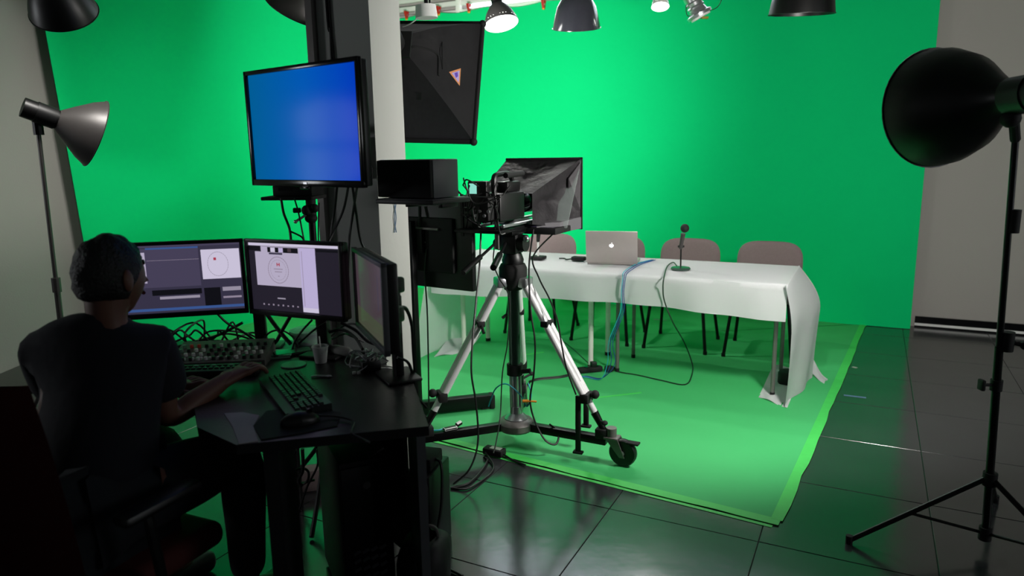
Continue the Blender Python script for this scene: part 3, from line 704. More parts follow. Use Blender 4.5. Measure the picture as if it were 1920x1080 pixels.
B().cyl((.05, y0 - .02, .245), (.05, y0 + .16, .25), .013, n=12).build('microphone', 'matte_black', ca)
for k in range(4): B().cyl((-.03 + k * .022, y0 - .162, .07 + .02 * (k % 2)), (-.03 + k * .022, y0 - .172, .07 + .02 * (k % 2)), .007, n=10).build('connector', 'steel', ca)
# side cage: uprights left of the camera
cg = B()
for x in (-.165, -.115): cg.box((x, y0 - .06, .06), (.012, .012, .20)); cg.box((x, y0 + .06, .06), (.012, .012, .17))
for z in (-.02, .06, .15): cg.box((-.14, y0, z), (.06, .14, .01), bev=.002)
cg.box((-.05, y0 - .05, -.008), (.24, .16, .014), bev=.002)
cg.build('cage', 'black_metal', ca)
B().box((-.14, y0 - .01, .02), (.05, .1, .065), bev=.005).box((-.14, y0 - .0, .105), (.045, .09, .06), bev=.005).build('receiver', 'black_plastic', ca)
B().box((.02, y0 - .06, .0), (.02, .012, .19), bev=.002).build('support_arm', 'grey_metal', ca)
tg = B(); rnd = random.Random(3)
for k in range(16):
    a = V((rnd.uniform(-.16, .07), y0 + rnd.uniform(-.17, -.08), rnd.uniform(.02, .24))); b = V((rnd.uniform(-.16, .09), y0 + rnd.uniform(-.16, .0), rnd.uniform(-.03, .20)))
    mid = (a + b) / 2 + V((rnd.uniform(-.05, .05), -.04, rnd.uniform(-.07, .03)))
    tg.tube([a, (a + mid) / 2 + V((0, -.02, .02)), mid, b], .0035, n=6, sub=5)
tg.build('cable_loom', 'black_cable', ca)
# cables hanging from the camera down the tripod
rnd = random.Random(11)
def hang(name, label, pix, m, r=.004, dys=None):
    pts = []
    for i, (x, y) in enumerate(pix): pts.append(AY(x, y, C0.y + (dys[i] if dys else -.10)))
    for p in pts: p.z = max(p.z, .012)
    return tag(B().tube(pts, r, n=6).build(name, m), label, 'cable')
hang('camera_cable', 'black camera cable falling to the tiles outside the silver tripod leg by the column', [(902, 430), (899, 500), (893, 560), (886, 640), (884, 700), (893, 760), (896, 830), (880, 880), (850, 912)], 'black_cable', .005, [-.12, -.16, -.22, -.32, -.36, -.36, -.38, -.42, -.45])
hang('camera_cable', 'black camera cable looping past the tripod column to the dolly hub', [(1000, 430), (992, 500), (995, 580), (1003, 640), (1001, 700), (994, 750), (1003, 790), (1022, 825), (1042, 833), (1047, 812), (1030, 795)], 'black_cable', .005, [-.1, -.1, -.12, -.13, -.13, -.13, -.14, -.16, -.16, -.12, -.1])
hang('camera_cable', 'thin black camera cable drooping in front of the tripod column', [(930, 440), (925, 490), (935, 520), (955, 560), (952, 640), (942, 700), (938, 780), (930, 830), (925, 850)], 'black_cable', .0035, [-.14, -.14, -.12, -.08, -.09, -.1, -.14, -.3, -.36])
hang('camera_cable', 'thin grey cable hanging beside the tripod leg with the brake strut', [(1045, 430), (1000, 480), (1010, 520), (1030, 560), (1045, 600), (1052, 640), (1062, 690), (1080, 740)], 'black_cable', .004, [.05, .02, -.03, -.1, -.16, -.2, -.22, -.24])
hang('camera_cable', 'blue cable curled around the lower tripod tube', [(990, 718), (996, 740), (988, 762), (975, 740), (950, 720), (930, 728), (920, 750), (916, 762)], 'cyan_cable', .0035, [-.1, -.12, -.12, -.1, -.08, -.06, -.02, 0])
tag(B().cyl(AY(990, 752, C0.y - .13), AY(1006, 753, C0.y - .13), .005).cyl(AY(980, 752, C0.y - .13), AY(991, 752, C0.y - .13), .008).build('cable_plug', 'orange_tip'), 'orange cable plug dangling beside the lower tripod tube', 'plug')
pd = G(927, 852, .006); q = thing('power_adapter', 'small black adapter brick lying on the tape edge before the dolly', 'adapter', pd, -.5)
B().box((0, 0, .018), (.11, .055, .034), bev=.006).build('case', 'matte_black', q)
B().box((0.01, 0, .0358), (.06, .03, .0015)).build('label', 'tape_grey', q)
tag(B().tube([pd + V((.04, -.02, .012)), G(960, 862, .008), G(985, 872, .008)], .005).tube([pd + V((-.05, .01, .015)), G(925, 880, .006), G(880, 915, .006), G(845, 915, .006)], .005).build('floor_cable', 'black_cable'), 'black cable running from the adapter brick across the dark tiles', 'cable')
cb = hub + aL * .62 + Z * .02
tag(B('white_plastic').box(V((0, 0, .008)), (.07, .03, .014), rz=.5, bev=.004, m='white_plastic').cyl((.03, .03, .012), (.05, .05, .018), .012, m='black_plastic').tube([(-.03, 0, .006), (-.06, -.02, .006), (-.1, -.02, .006)], .004, m='cyan_cable').xf(Matrix.Translation(V((cb.x, cb.y, .143)))).build('connector_box'), 'small white connector lying on the dolly arm beside the desk', 'connector')

# ================================================================ television, shelf, speaker
def panel_pose(tl, y_tl, wdir):
    p = AY(tl[0], tl[1], y_tl); d = V(wdir); d.z = 0; d.normalize(); return p, d, math.atan2(d.y, d.x)
def screen_box(t, w, h, th, bez, bezb, body_m, scr_m, rects=None, eps=.0012):
    """flat display standing in the local x-z plane, its screen toward -y, top left corner at (0,0,0)"""
    fr = B()
    fr.box((w / 2, 0, -bez / 2), (w, .018, bez), bev=.002).box((w / 2, 0, -h + bezb / 2), (w, .018, bezb), bev=.002)
    fr.box((bez / 2, 0, -h / 2), (bez, .018, h), bev=.002).box((w - bez / 2, 0, -h / 2), (bez, .018, h), bev=.002)
    fr.build('bezel', body_m, t)
    B().box((w / 2, .008 + th / 2, -h / 2), (w * .985, th, h * .98), bev=.006).box((w / 2, .012 + th, -h / 2), (w * .55, th * .8, h * .55), bev=.008).build('back_shell', 'black_plastic', t)
    sw, sh = w - 2 * bez, h - bez - bezb
    s = B(scr_m); s.box((0, .003, 0), (sw, .004, sh), m=scr_m)
    if rects:
        for k, (x0, y0, x1, y1, m) in enumerate(rects):
            y = .001 - eps * .25 * (1 + k * .02)
            s.quad([(-sw / 2 + sw * x0, y, sh / 2 - sh * y1), (-sw / 2 + sw * x1, y, sh / 2 - sh * y1), (-sw / 2 + sw * x1, y, sh / 2 - sh * y0), (-sw / 2 + sw * x0, y, sh / 2 - sh * y0)], m=m)
    so = s.build('screen', None, t, smooth=False)
    so.location = V((w / 2, 0, -(bez + sh / 2)))
    return so, sw, sh, bez
p, d, rz = panel_pose((459, 135), 2.78, (.797, -.604, 0))
tv = thing('television', 'television with a plain glowing blue screen hung on the grey column', 'television', p, rz)
TW, TH = .645, .425
screen_box(tv, TW, TH, .03, .016, .024, 'gloss_black', 'tv_blue')
B().box((TW / 2 + .01, -.0098, -TH + .0125), (.02, .002, .007)).build('badge', 'steel', tv)
B().box((TW / 2 + .01, -.009, -TH - .004), (.05, .016, .01), bev=.003).build('sensor', 'gloss_black', tv)
# mount arm to the pillar
mtv = PM[tv.name].inverted()
m0 = V((TW / 2, .07, -TH / 2)); m1_ = mtv @ PF(.16, (PM[tv.name] @ m0).z, .01); mm = (m0 + m1_) / 2 + V((.03, .03, 0))
B().box(m0, (.2, .012, .2), bev=.002).tube([m0, mm, m1_], .018, n=8, sub=1).build('mount_arm', 'black_metal', tv)
B().box(m1_, (.10, .10, .2), rz=-YAW - rz, bev=.004).build('mount_plate', 'black_metal', tv)
# side shelf pole with a set top box under the television
sy = 2.88
st = G(585, 700, .0); sx = AY(584, 400, sy)
po = thing('equipment_stand', 'slim black stand with a small shelf under the television', 'stand', V((sx.x, sx.y, 0)))
shz = AY(555, 370, sy).z
B().cyl((0, 0, .03), (0, 0, shz - .06), .014).build('pole', 'black_metal', po)
for k in range(3):
    a = 2.1 * k + .5; B().tube([(0, 0, .32), (math.cos(a) * .2, math.sin(a) * .2, .1), (math.cos(a) * .3, math.sin(a) * .3, .012)], .01, n=8, sub=2).build('leg', 'black_metal', po)
l0, l1 = AY(504, 369, sy), AY(600, 371, sy)
B().box((l0 + l1) / 2 - V((sx.x, sx.y, 0)), ((l1 - l0).length, .17, .014), rz=math.radians(-6), bev=.003).build('shelf', 'matte_black', po)
hd_ = V((0, 0, shz - .04))
B().ball(hd_ + V((-.012, -.02, -.012)), .022, 10).ball(hd_ + V((.02, -.02, -.004)), .018, 10).cyl(hd_ + V((0, 0, -.05)), hd_ + V((0, 0, .03)), .02).ball(hd_ + V((.0, -.01, -.045)), (.026, .026, .02), 12).build('ball_head', 'matte_black', po)
B().cyl(hd_ + V((0, -.02, -.02)), hd_ + V((-.055, -.04, -.055)), .005, n=8).ball(hd_ + V((-.055, -.04, -.055)), .008, 8).build('lever', 'steel', po)
B().box(hd_ + V((-.055, -.01, -.012)), (.03, .02, .02), bev=.004).build('clamp_knob', 'matte_black', po)
b0, b1 = AY(523, 364, sy - .01), AY(598, 366, sy - .01)
bx = (b0 + b1) / 2; shelf_top = ((l0 + l1) / 2).z + .0075
q = thing('set_top_box', 'black set top box on the small shelf below the television', 'box', V((bx.x, bx.y, shelf_top)), math.radians(-6))
B().box((0, 0, .022), ((b1 - b0).length, .13, .042), bev=.004).build('case', 'black_plastic', q)
B().box((-.03, -.0655, .028), (.05, .002, .012)).build('display', 'gloss_black', q)
# black remote in a holder on the pillar
rp = ON(687, 294, W, e.dot(W) - .02)
q = thing('remote_control', 'slim black remote control clipped to the column beside the television', 'remote', rp - Z * .085, -YAW)
B().box((0, 0, .085), (.028, .016, .16), bev=.005).build('body', 'black_plastic', q)
B().box((0, .006, .02), (.036, .022, .05), bev=.004).build('holder', 'matte_black', q)
B().cyl((.004, -.009, .022), (.004, -.012, .022), .007).build('button', 'steel', q)
# cables below the television
def pcable(pix, ys, label, r=.005):
    return tag(B().tube([AY(x, y, yy) for (x, y), yy in zip(pix, ys)], r, n=6).build('hanging_cable', 'black_cable'), label, 'cable')
yf = lambda k: 2.84
pcable([(633, 340), (628, 390), (622, 430), (618, 480)], [2.62, 2.72, 2.74, 2.7], 'straight black cable hanging below the television beside the column')
pcable([(655, 340), (645, 390), (628, 430), (610, 470), (600, 520)], [2.55, 2.7, 2.72, 2.68, 2.66], 'black cable slanting from the television down behind the middle monitor')
pcable([(671, 342), (662, 400), (655, 450), (652, 520)], [2.52, 2.7, 2.72, 2.7], 'black cable from the television corner dropping behind the angled monitor')
pcable([(660, 342), (668, 400), (676, 450), (690, 480)], [2.53, 2.7, 2.72, 2.66], 'black cable crossing another below the television corner')
pcable([(527, 372), (532, 400), (543, 430), (547, 470)], [2.78, 2.78, 2.78, 2.75], 'thick black cable hanging from the free end of the small shelf')
pcable([(552, 372), (560, 400), (568, 440), (574, 470)], [2.74, 2.76, 2.76, 2.74], 'thin black cable hanging from the middle of the small shelf', .0035)
pcable([(545, 434), (558, 440), (567, 446), (573, 460)], [2.77, 2.76, 2.76, 2.75], 'short black cable linking the two cables under the small shelf', .0035)
pcable([(598, 380), (597, 420), (597, 470)], [2.8, 2.8, 2.78], 'thin dark cable dropping behind the small shelf stand', .003)

# wall shelf and speaker on the pillar's lit side
SPY = 2.62
s0, s1 = AY(703, 377, SPY + .02), AY(808, 381, SPY - .1)
Rm = U
c_l = AY(704, 378, SPY); c_r = AY(812, 380, SPY - .14); dfr = (c_r - c_l); dfr.z = 0; rzs = math.atan2(dfr.y, dfr.x)
sh = thing('wall_shelf', 'dark shelf bracketed to the column beneath the black speaker', 'shelf', c_l, rzs)
SL = dfr.length
B().box((SL / 2 + .0, .115, .0), (SL, .23, .016), bev=.003).build('board', 'desk_side', sh)
B().box((SL / 2, .115, .0095), (SL - .01, .22, .003), bev=.001).build('board_top', 'desk_edge', sh)
for x in (.05, SL - .06): B().box((x, .17, -.018), (.02, .10, .02), bev=.003).build('bracket', 'black_metal', sh)
q0 = AY(709, 370, SPY + .02); zs = c_l.z + .0135
spk = thing('speaker', 'boxy black speaker with a grey side on the shelf beside the column', 'speaker', V((q0.x, q0.y, zs)), rzs)
SWd = SL - .015; SHt = AY(709, 300, SPY).z - zs; SDp = .15
B('desk_edge').box((SWd / 2, SDp / 2 + .012, SHt / 2), (SWd, SDp, SHt), bev=.004, m='desk_edge').build('cabinet', None, spk)
B().box((SWd / 2, .004, SHt / 2), (SWd - .004, .016, SHt - .004), bev=.004).build('grille', 'matte_black', spk)
# little twist of pale blue string below shelf
z_ = ON(741, 382, U, e.dot(U) + .006); z2 = ON(741, 436, U, e.dot(U) + .006)
tag(B().tube([z_ - W * .006, z_ * .5 + z2 * .5 + W * .006, z2 - W * .006], .0022, n=6).tube([z_ + W * .006, z_ * .5 + z2 * .5 - W * .006, z2 + W * .008], .0022, n=6).build('cord_twist', 'tape_blue'), 'pale blue cord twist hanging on the lit side of the column', 'cord')

# ================================================================ softbox hung over the set
sTR, sBR = AY(905, 45, 4.2), AY(888, 266, 3.96)
sh_ = (sTR - sBR); HH = sh_.length; upv = sh_.normalized()
wref = V((.99, -.10, 0)); wdv = (wref - upv * wref.dot(upv)).normalized(); nrm = wdv.cross(upv).normalized()      # nrm should point toward the camera side
if nrm.dot(CAM - sTR) < 0: nrm = -nrm
SWW = .78
fc = (sTR + sBR) / 2 - wdv * SWW / 2
apex = AY(800, 32, 3.72)
sb = thing('softbox', 'big black fabric softbox with a triangular sticker hung beside the column', 'softbox', fc - upv * HH / 2)
cor = [fc + wdv * SWW / 2 + upv * HH / 2, fc + wdv * SWW / 2 - upv * HH / 2, fc - wdv * SWW / 2 - upv * HH / 2, fc - wdv * SWW / 2 + upv * HH / 2]
ring = fc + nrm * .34 + upv * .03
rr = [ring + wdv * .09 + upv * .07, ring + wdv * .09 - upv * .07, ring - wdv * .09 - upv * .07, ring - wdv * .09 + upv * .07]
def sbf(i, j):
    q = i * 4; k = int(q) % 4; f = q - int(q)
    a = cor[k].lerp(cor[(k + 1) % 4], f); b = rr[k].lerp(rr[(k + 1) % 4], f)
    p = a.lerp(b, j); out = (p - (fc + nrm * .34 * j)).normalized()
    bulge = math.sin(math.pi * j) * (.03 - .055 * abs(2 * f - 1) ** 4 * .0)
    pk = -.035 * math.sin(math.pi * f) * math.sin(math.pi * j)
    return p + out * (bulge + pk + .012 * noise.noise(p * 7) * math.sin(math.pi * j))
B().grid(sbf, 48, 14, thick=.003).build('hood', 'black_fabric', sb, world=True, sharp=50)
rim = B()
for k in range(4): rim.cyl(cor[k], cor[(k + 1) % 4], .015, n=10); rim.ball(cor[k], .022, 10)
rim.build('rim', 'matte_black', sb, world=True)
B().hexa([c - nrm * .004 for c in cor] + [c - nrm * .012 for c in cor]).build('diffuser', 'diffuser', sb, world=True, smooth=False)
B().hexa([c + nrm * .0 for c in rr] + [c + nrm * .02 for c in rr]).build('speed_ring', 'matte_black', sb, world=True)
B().cyl(ring, ring + nrm * .16, .06, n=18).build('lamp_head', 'matte_black', sb, world=True)
hoodo = [o for o in sb.children if o.name.startswith('hood')][0]
from mathutils.bvhtree import BVHTree
_bv = BVHTree.FromPolygons([PM[sb.name] @ v.co for v in hoodo.data.vertices], [list(p_.vertices) for p_ in hoodo.data.polygons])
def stick(px, py, off=.004):
    d_ = ray(px, py); h = _bv.ray_cast(CAM, d_); return (h[0] if h[0] is not None else AY(px, py, 3.9)) - d_ * off
def decal(name, pix, m, off=.004, n=6):
    q = B(); c_ = stick(sum(p_[0] for p_ in pix) / len(pix), sum(p_[1] for p_ in pix) / len(pix), off); ps = []
    for a, b in zip(pix, pix[1:] + pix[:1]):
        for k in range(n): ps.append(stick(a[0] + (b[0] - a[0]) * k / n, a[1] + (b[1] - a[1]) * k / n, off))
    cv = q.bm.verts.new(c_); vv = [q.bm.verts.new(p_) for p_ in ps]
    for k in range(len(vv)): q.bm.faces.new((cv, vv[k], vv[(k + 1) % len(vv)]))
    return q.build(name, m, sb, world=True, smooth=False)
decal('sticker', [(842, 135), (864, 128), (862, 161)], 'label_orange', .005)
decal('sticker_face', [(847, 137), (862, 132), (860, 155)], 'label_lilac', .0065)
decal('sticker_mark', [(852, 137), (858, 135), (859, 143), (855, 146)], 'label_violet', .008)
decal('vent', [(784, 173), (790, 173), (790, 187), (784, 187)], 'matte_black')
B().tube([stick(x, y, .003) for x, y in ((759, 130), (761, 98), (772, 88), (795, 90), (815, 98), (822, 108), (822, 142))], .006, n=6).build('flap_seam', 'matte_black', sb, world=True)
B().tube([stick(x, y, .002) for x, y in ((828, 45), (829, 80), (830, 130))], .003, n=6).build('panel_seam', 'matte_black', sb, world=True)
# the lamp's beam leaving through the diffuser, toward the backdrop and the table
ld = bpy.data.lights.new('softbox_beam', 'SPOT'); ld.energy = SOFTBOX_BEAM; ld.spot_size = math.radians(104); ld.spot_blend = 1; ld.shadow_soft_size = .25; ld.color = (1, .98, .95)
lo = bpy.data.objects.new('softbox_beam', ld); COL.objects.link(lo); lo.parent = sb; lo.location = PM[sb.name].inverted() @ (fc - nrm * .03)
lo.rotation_euler = (ON(890, 185, W, T_CLOTH) - fc).to_track_quat('-Z', 'Y').to_euler()
# flap outline (arched door), sticker, vent, reached by projecting pixels on the hood's side plane
def on_side(px, py):
    n_ = ((cor[0] - cor[1]).cross(rr[0] - cor[1])).normalized(); d_ = ray(px, py); tt = n_.dot(cor[0] - CAM) / n_.dot(d_); return CAM + d_ * (tt - .075)
hp = ring + nrm * .05
B().cyl(AY(800, 34, 3.66), AY(798, 10, 3.66), .055, .05, n=18).build('socket_cap', 'white_plastic', sb, world=True)
B().cyl(AY(799, 14, 3.66), V((AY(799, 14, 3.66).x, AY(799, 14, 3.66).y, CEIL - .005)), .010, n=8).cyl(AY(806, 14, 3.66), V((AY(806, 14, 3.66).x, AY(806, 14, 3.66).y, CEIL - .005)), .005, n=8).build('drop_rod', 'black_metal', sb, world=True)
B().tube([AY(786, 32, 3.67), AY(770, 44, 3.7), AY(755, 50, 3.74)], .003, n=6).build('power_lead', 'white_plastic', sb, world=True)

# ================================================================ stage monitor on a rolling stand (seen from behind)
my = 3.55
A0, A1_, A2, A3 = AY(768, 386, my + .10), AY(887, 377, my - .12), AY(889, 547, my - .12), AY(777, 537, my + .10)
dm = (A1_ - A0); dm.z = 0; rzm = math.atan2(dm.y, dm.x); MW = dm.length; MH = (A1_.z - A2.z)
ctr = (A0 + A1_) / 2; ctr.z = 0
mo = thing('stage_monitor', 'black stage monitor seen from behind on a floor stand beside the column', 'monitor', ctr, rzm)
zt_, zb_ = A1_.z, A2.z
MW2 = MW + .18
B().box((-.09, .0, (zt_ + zb_) / 2), (MW2, .035, MH), bev=.01).build('panel', 'black_plastic', mo)
B().box((-.09, -.028, (zt_ + zb_) / 2 - .0), (MW2 * .66, .03, MH * .62), bev=.012).build('rear_housing', 'matte_black', mo)
B().quad([(-.09 - MW2 / 2 + .015, .0185, zb_ + .015), (-.09 + MW2 / 2 - .015, .0185, zb_ + .015), (-.09 + MW2 / 2 - .015, .0185, zt_ - .015), (-.09 - MW2 / 2 + .015, .0185, zt_ - .015)]).build('screen', 's_blue', mo)
B().box((-.13, -.058, (zt_ + zb_) / 2 + .02), (.12, .03, .12), bev=.004).build('mount_plate', 'black_metal', mo)
B().box((-.06, -.05, zt_ - .14), (.17, .02, .012), bev=.003).build('handle', 'grey_metal', mo)
B().box((-.085, -.046, zt_ - .21), (.03, .004, .008)).build('label', 'white_plastic', mo)
B().tube([(-.10, -.04, zt_ - .03), (-.095, -.05, zt_ - .1), (-.1, -.045, zt_ - .14)], .008, n=6).build('strap', 'matte_black', mo)
B().tube([(-.06, -.05, zb_ + .2), (-.07, -.055, zb_ + .1), (-.075, -.05, zb_ + .02), (-.07, -.05, zb_ - .15), (-.08, -.05, .3), (-.09, -.05, .10)], .004, n=6).build('power_lead', 'black_cable', mo)
B().box((-.13, -.09, (.08 + zt_ - .1) / 2), (.05, .035, zt_ - .18), bev=.004).build('post', 'black_metal', mo)
g0, g1 = G(786, 757, .09), G(920, 742, .09)
fd = (g1 - g0); fd.z = 0
q = B().hexa([])if False else None
ft = thing('floor_bar', 'heavy black base bar of the stage monitor stand on the green sheet', 'stand base', V((g0.x, g0.y, 0.005)), math.atan2(fd.y, fd.x))
B().box((fd.length / 2, .03, .05), (fd.length, .06, .075), bev=.004).build('bar', 'black_metal', ft)
B().box((fd.length + .012, .03, .045), (.03, .07, .085), bev=.008).build('end_cap', 'matte_black', ft)
B().box((.02, .03, .008), (.05, .05, .012), bev=.003).build('foot', 'matte_black', ft)
B().box((fd.length - .03, .03, .008), (.05, .05, .012), bev=.003).build('foot', 'matte_black', ft)

# ================================================================ lamps
def dome_lamp(name, label, mouth, aim, dia, depth, shell_m, lit=0, bulb_m=None, spot=0, spot_size=110, rod=True, prof=None, group=None, inner='lamp_inside', face=False):
    aim = V(aim).normalized(); r = dia / 2; mouth = V(mouth)
    t = thing(name, label, 'lamp', mouth, 0, group)
    base = -aim * depth
    pr = prof or [(.10, 0), (.22, .04), (.5, .25), (.78, .55), (.95, .85), (1, 1)]
    outer = [(r * a, depth * h) for a, h in pr]; inn = [(max(.001, r * a - .004), depth * h + .003) for a, h in pr]
    B(shell_m).lathe([(0, 0)] + outer + [(r * 1.02, depth), (r * 1.02, depth + .004), (r * .985, depth + .004)], base, aim, m=shell_m, n=40).lathe([(0, .01)] + inn[:-1] + [(r * .985, depth + .003)], base, aim, m=inner, n=40).build('reflector', None, t, sharp=50)
    B().cyl(base - aim * .07, base + aim * .01, r * .24 + .01, n=16).build('socket', 'lamp_black' if shell_m == 'lamp_black' else 'black_plastic', t)
    if lit:
        if face: B().lathe([(0, depth * .97), (r * .6, depth * .95), (r * .96, depth * .9), (r * .96, depth * .88), (0, depth * .9)], base, aim, n=32).build('lens', bulb_m, t)
        else: B().ball(base + aim * depth * .55, r * .33, 14).build('bulb', bulb_m, t)
    if spot:
        ld = bpy.data.lights.new('lamp_beam', 'SPOT'); ld.energy = spot; ld.spot_size = math.radians(spot_size); ld.spot_blend = .5 if spot_size > 160 else .8; ld.shadow_soft_size = r * .6; ld.color = (1, .97, .92)
        lo = bpy.data.objects.new('lamp_beam', ld); COL.objects.link(lo); lo.parent = t
        lo.location = aim * .02; lo.rotation_euler = aim.to_track_quat('-Z', 'Y').to_euler()
    if rod:
        a = base - aim * .06; b = V((a.x, a.y, CEIL - .008 - mouth.z))
        B().tube([a, a * .6 + V((a.x, a.y, a.z + .12)) * .4 + V((0, 0, .04)), V((a.x, a.y, a.z + .16)), b], .009, n=8, sub=3).build('drop_rod', 'black_metal', t)
        B().lathe([(0, 0), (.045, 0), (.045, -.02), (0, -.02)], b, (0, 0, 1), n=16).build('ceiling_rose', 'black_metal', t)
    return t
CLG = 'ceiling lamps over the set'
m_ = AY(940, 44, 5.25)
dome_lamp('reflector_lamp', 'lit ceiling lamp with a glowing white face above the tripod', m_, (.14, -.22, -.72), .245, .17, 'lamp_grey', 1, 'bulb', SPOT_A, 115, group=CLG, face=True)
m_ = AY(1081, 52, 5.35)
dome_lamp('dome_lamp', 'glossy dark grey dome lamp hanging beside the lit reflector lamp', m_, (.03, .30, -1), .345, .22, 'lamp_enamel', 0, None, 0, group=CLG, prof=[(.12, 0), (.34, .02), (.62, .12), (.8, .35), (.92, .7), (1, 1)])
m_ = AY(1503, 26, 4.5)
dome_lamp('dome_lamp', 'dark dome lamp hanging over the trailing end of the table', m_, (0, .12, -1), .38, .22, 'lamp_black', 0, None, 0, group=CLG, prof=[(.12, 0), (.34, .02), (.66, .12), (.86, .35), (.95, .7), (1, 1)], inner='lamp_black')
m_ = AY(1238, 12, 5.3)
dome_lamp('bulb_lamp', 'small glaring white lamp head between the silver spot and the dome lamp', m_, (-.05, -.35, -.9), .125, .13, 'white_metal', 1, 'bulb', SPOT_B, 115, group=CLG, face=True)
m_ = AY(556, 18, 4.3)
dome_lamp('dome_lamp', 'purple grey dome lamp partly hidden behind the top of the column', m_, (-.5, .35, -.8), .36, .22, 'lamp_grey', 1, 'bulb_soft', SPOT_L, 140, group=CLG)
m_ = AY(120, 22, 3.1)
dome_lamp('dome_lamp', 'black dome lamp hanging above the slim grey light stand', m_, (-.15, .7, -.72), .26, .2, 'lamp_black', 1, 'bulb_soft', SPOT_R, 120, group=CLG, inner='lamp_inside')
# silver spot can with looped wires
m_ = AY(1313, 30, 5.2); q = thing('spot_can', 'bare silver spot can with dangling wires between the ceiling lamps', 'lamp', m_, 0, CLG)
ax = (AY(1293, -12, 5.2) - m_).normalized()
B().lathe([(0, 0), (.085, 0), (.088, .02), (.065, .03), (.055, .06), (.062, .07), (.055, .08), (.062, .10), (.055, .11), (.06, .22), (.04, .25), (0, .25)], (0, 0, 0), ax, n=24).build('can', 'steel', q)
B().lathe([(0, -.012), (.07, -.012), (.07, 0), (0, 0)], (0, 0, 0), ax, n=24).build('lens', 'white_plastic', q)
B().box(V((.03, 0, -.012)), (.05, .03, .014), bev=.003).build('tab', 'yellow_label', q)
B().tube([(-.03, 0, .02), (-.09, -.01, .0), (-.10, 0, .08), (-.07, 0, .22)], .003, n=6).tube([(.05, 0, .03), (.12, 0, .06), (.15, 0, .14), (.13, 0, .26)], .003, n=6).build('wire', 'black_cable', q)
tp = ax * .24
B().tube([tp, tp + V((0, 0, .1)), V((tp.x, tp.y, CEIL - .008 - m_.z))], .009, n=8, sub=3).build('drop_rod', 'black_metal', q)
# lighting pipe is not in view; floor lamps
def floor_lamp(label, base, mouth, aim, dia, depth, shell, legs, stand_m, bulb=False, prof=None, col=None):
    base = V(base); t = thing('lamp_stand', label + ' stand', 'light stand', base)
    return t
# --- right-hand lamp
rb = G(1843, 1034, 0); ry_ = rb.y
top = AY(1905, 250, ry_)
rs_ = thing('light_stand', 'black tripod light stand under the large black reflector', 'light stand', rb)
tv_ = top - rb
B().cyl((0, 0, .10), (tv_ * .52), .014, n=12).build('lower_tube', 'black_metal', rs_)
B().cyl(tv_ * .48, tv_, .011, n=12).build('upper_tube', 'black_metal', rs_)
cl_ = AY(1887, 640, ry_) - rb
B().cyl(cl_ - Z * .035, cl_ + Z * .035, .024, n=14).build('clamp_collar', 'matte_black', rs_)
B().cyl(cl_, cl_ + V((.05, -.02, -.01)), .008, n=8).ball(cl_ + V((.055, -.02, -.01)), .018, 10).build('clamp_knob', 'matte_black', rs_)
cl2 = AY(1868, 722, ry_) - rb
B().cyl(cl2 - Z * .02, cl2 + Z * .02, .02, n=12).cyl(cl2, cl2 + V((-.055, -.01, .005)), .006, n=8).box(cl2 + V((-.06, -.01, .005)), (.014, .03, .04), bev=.004).build('wing_knob', 'matte_black', rs_)
cl3 = AY(1900, 415, ry_) - rb
B().cyl(cl3 - Z * .04, cl3 + Z * .04, .021, n=12).build('clamp_collar', 'matte_black', rs_)
hubt = AY(1856, 898, ry_) - rb
B().cyl(hubt - Z * .025, hubt + Z * .025, .024, n=14).build('leg_collar', 'matte_black', rs_)
tip = G(1592, 1013, .012) - rb
tips = [tip, V((.50, -.18, .012)), V((.12, .42, .012))]
k_ = tip.length
tips = [tip] + [Matrix.Rotation(math.radians(a), 3, 'Z') @ V((tip.x, tip.y, 0)) + Z * .012 for a in (120, 240)]
for tt in tips:
    mid = hubt * .45 + V((tt.x, tt.y, tt.z)) * .55
    lo = B().cyl(hubt + V((tt.x, tt.y, 0)) * .03, tt, .010, n=10).build('leg', 'black_metal', rs_)
    B().cyl(V((0, 0, .075)) + V((hubt.x, hubt.y, 0)) * .1, mid, .006, n=8).build('strut', 'black_metal', lo)
    B().cyl(tt - Z * .012, tt + Z * .02, .013, n=10).build('rubber_foot', 'matte_black', lo)
B().cyl((0, 0, .05), (0, 0, .10), .022, n=14).build('strut_collar', 'matte_black', rs_)
# reflector
mouth = AY(1722, 196, ry_ - .02); soc = AY(1900, 180, ry_ - .10)
ctr_m = AY(1752, 203, ry_ + .22)
aimv = (ctr_m - soc).normalized()
dep = (ctr_m - soc).length
rl_ = dome_lamp('floor_lamp_head', 'large black reflector lamp head on the tripod light stand', ctr_m, aimv, .42, dep, 'lamp_black', 1, 'bulb_soft', KEY_LAMP, 174, rod=False, prof=[(.26, 0), (.30, .12), (.50, .30), (.80, .55), (.96, .80), (1, 1)], inner='lamp_grey')
B().cyl(soc - ctr_m - aimv * .12, soc - ctr_m + aimv * .08, .055, n=18).build('housing', 'lamp_black', rl_)
B().cyl(soc - ctr_m - V((0, 0, .02)), top - ctr_m - Z * .02, .016, n=10).ball(soc - ctr_m - V((0, 0, .07)), .03, 12).build('yoke', 'matte_black', rl_)
sd = (CAM - soc); lbp = soc.lerp(ctr_m, .45)
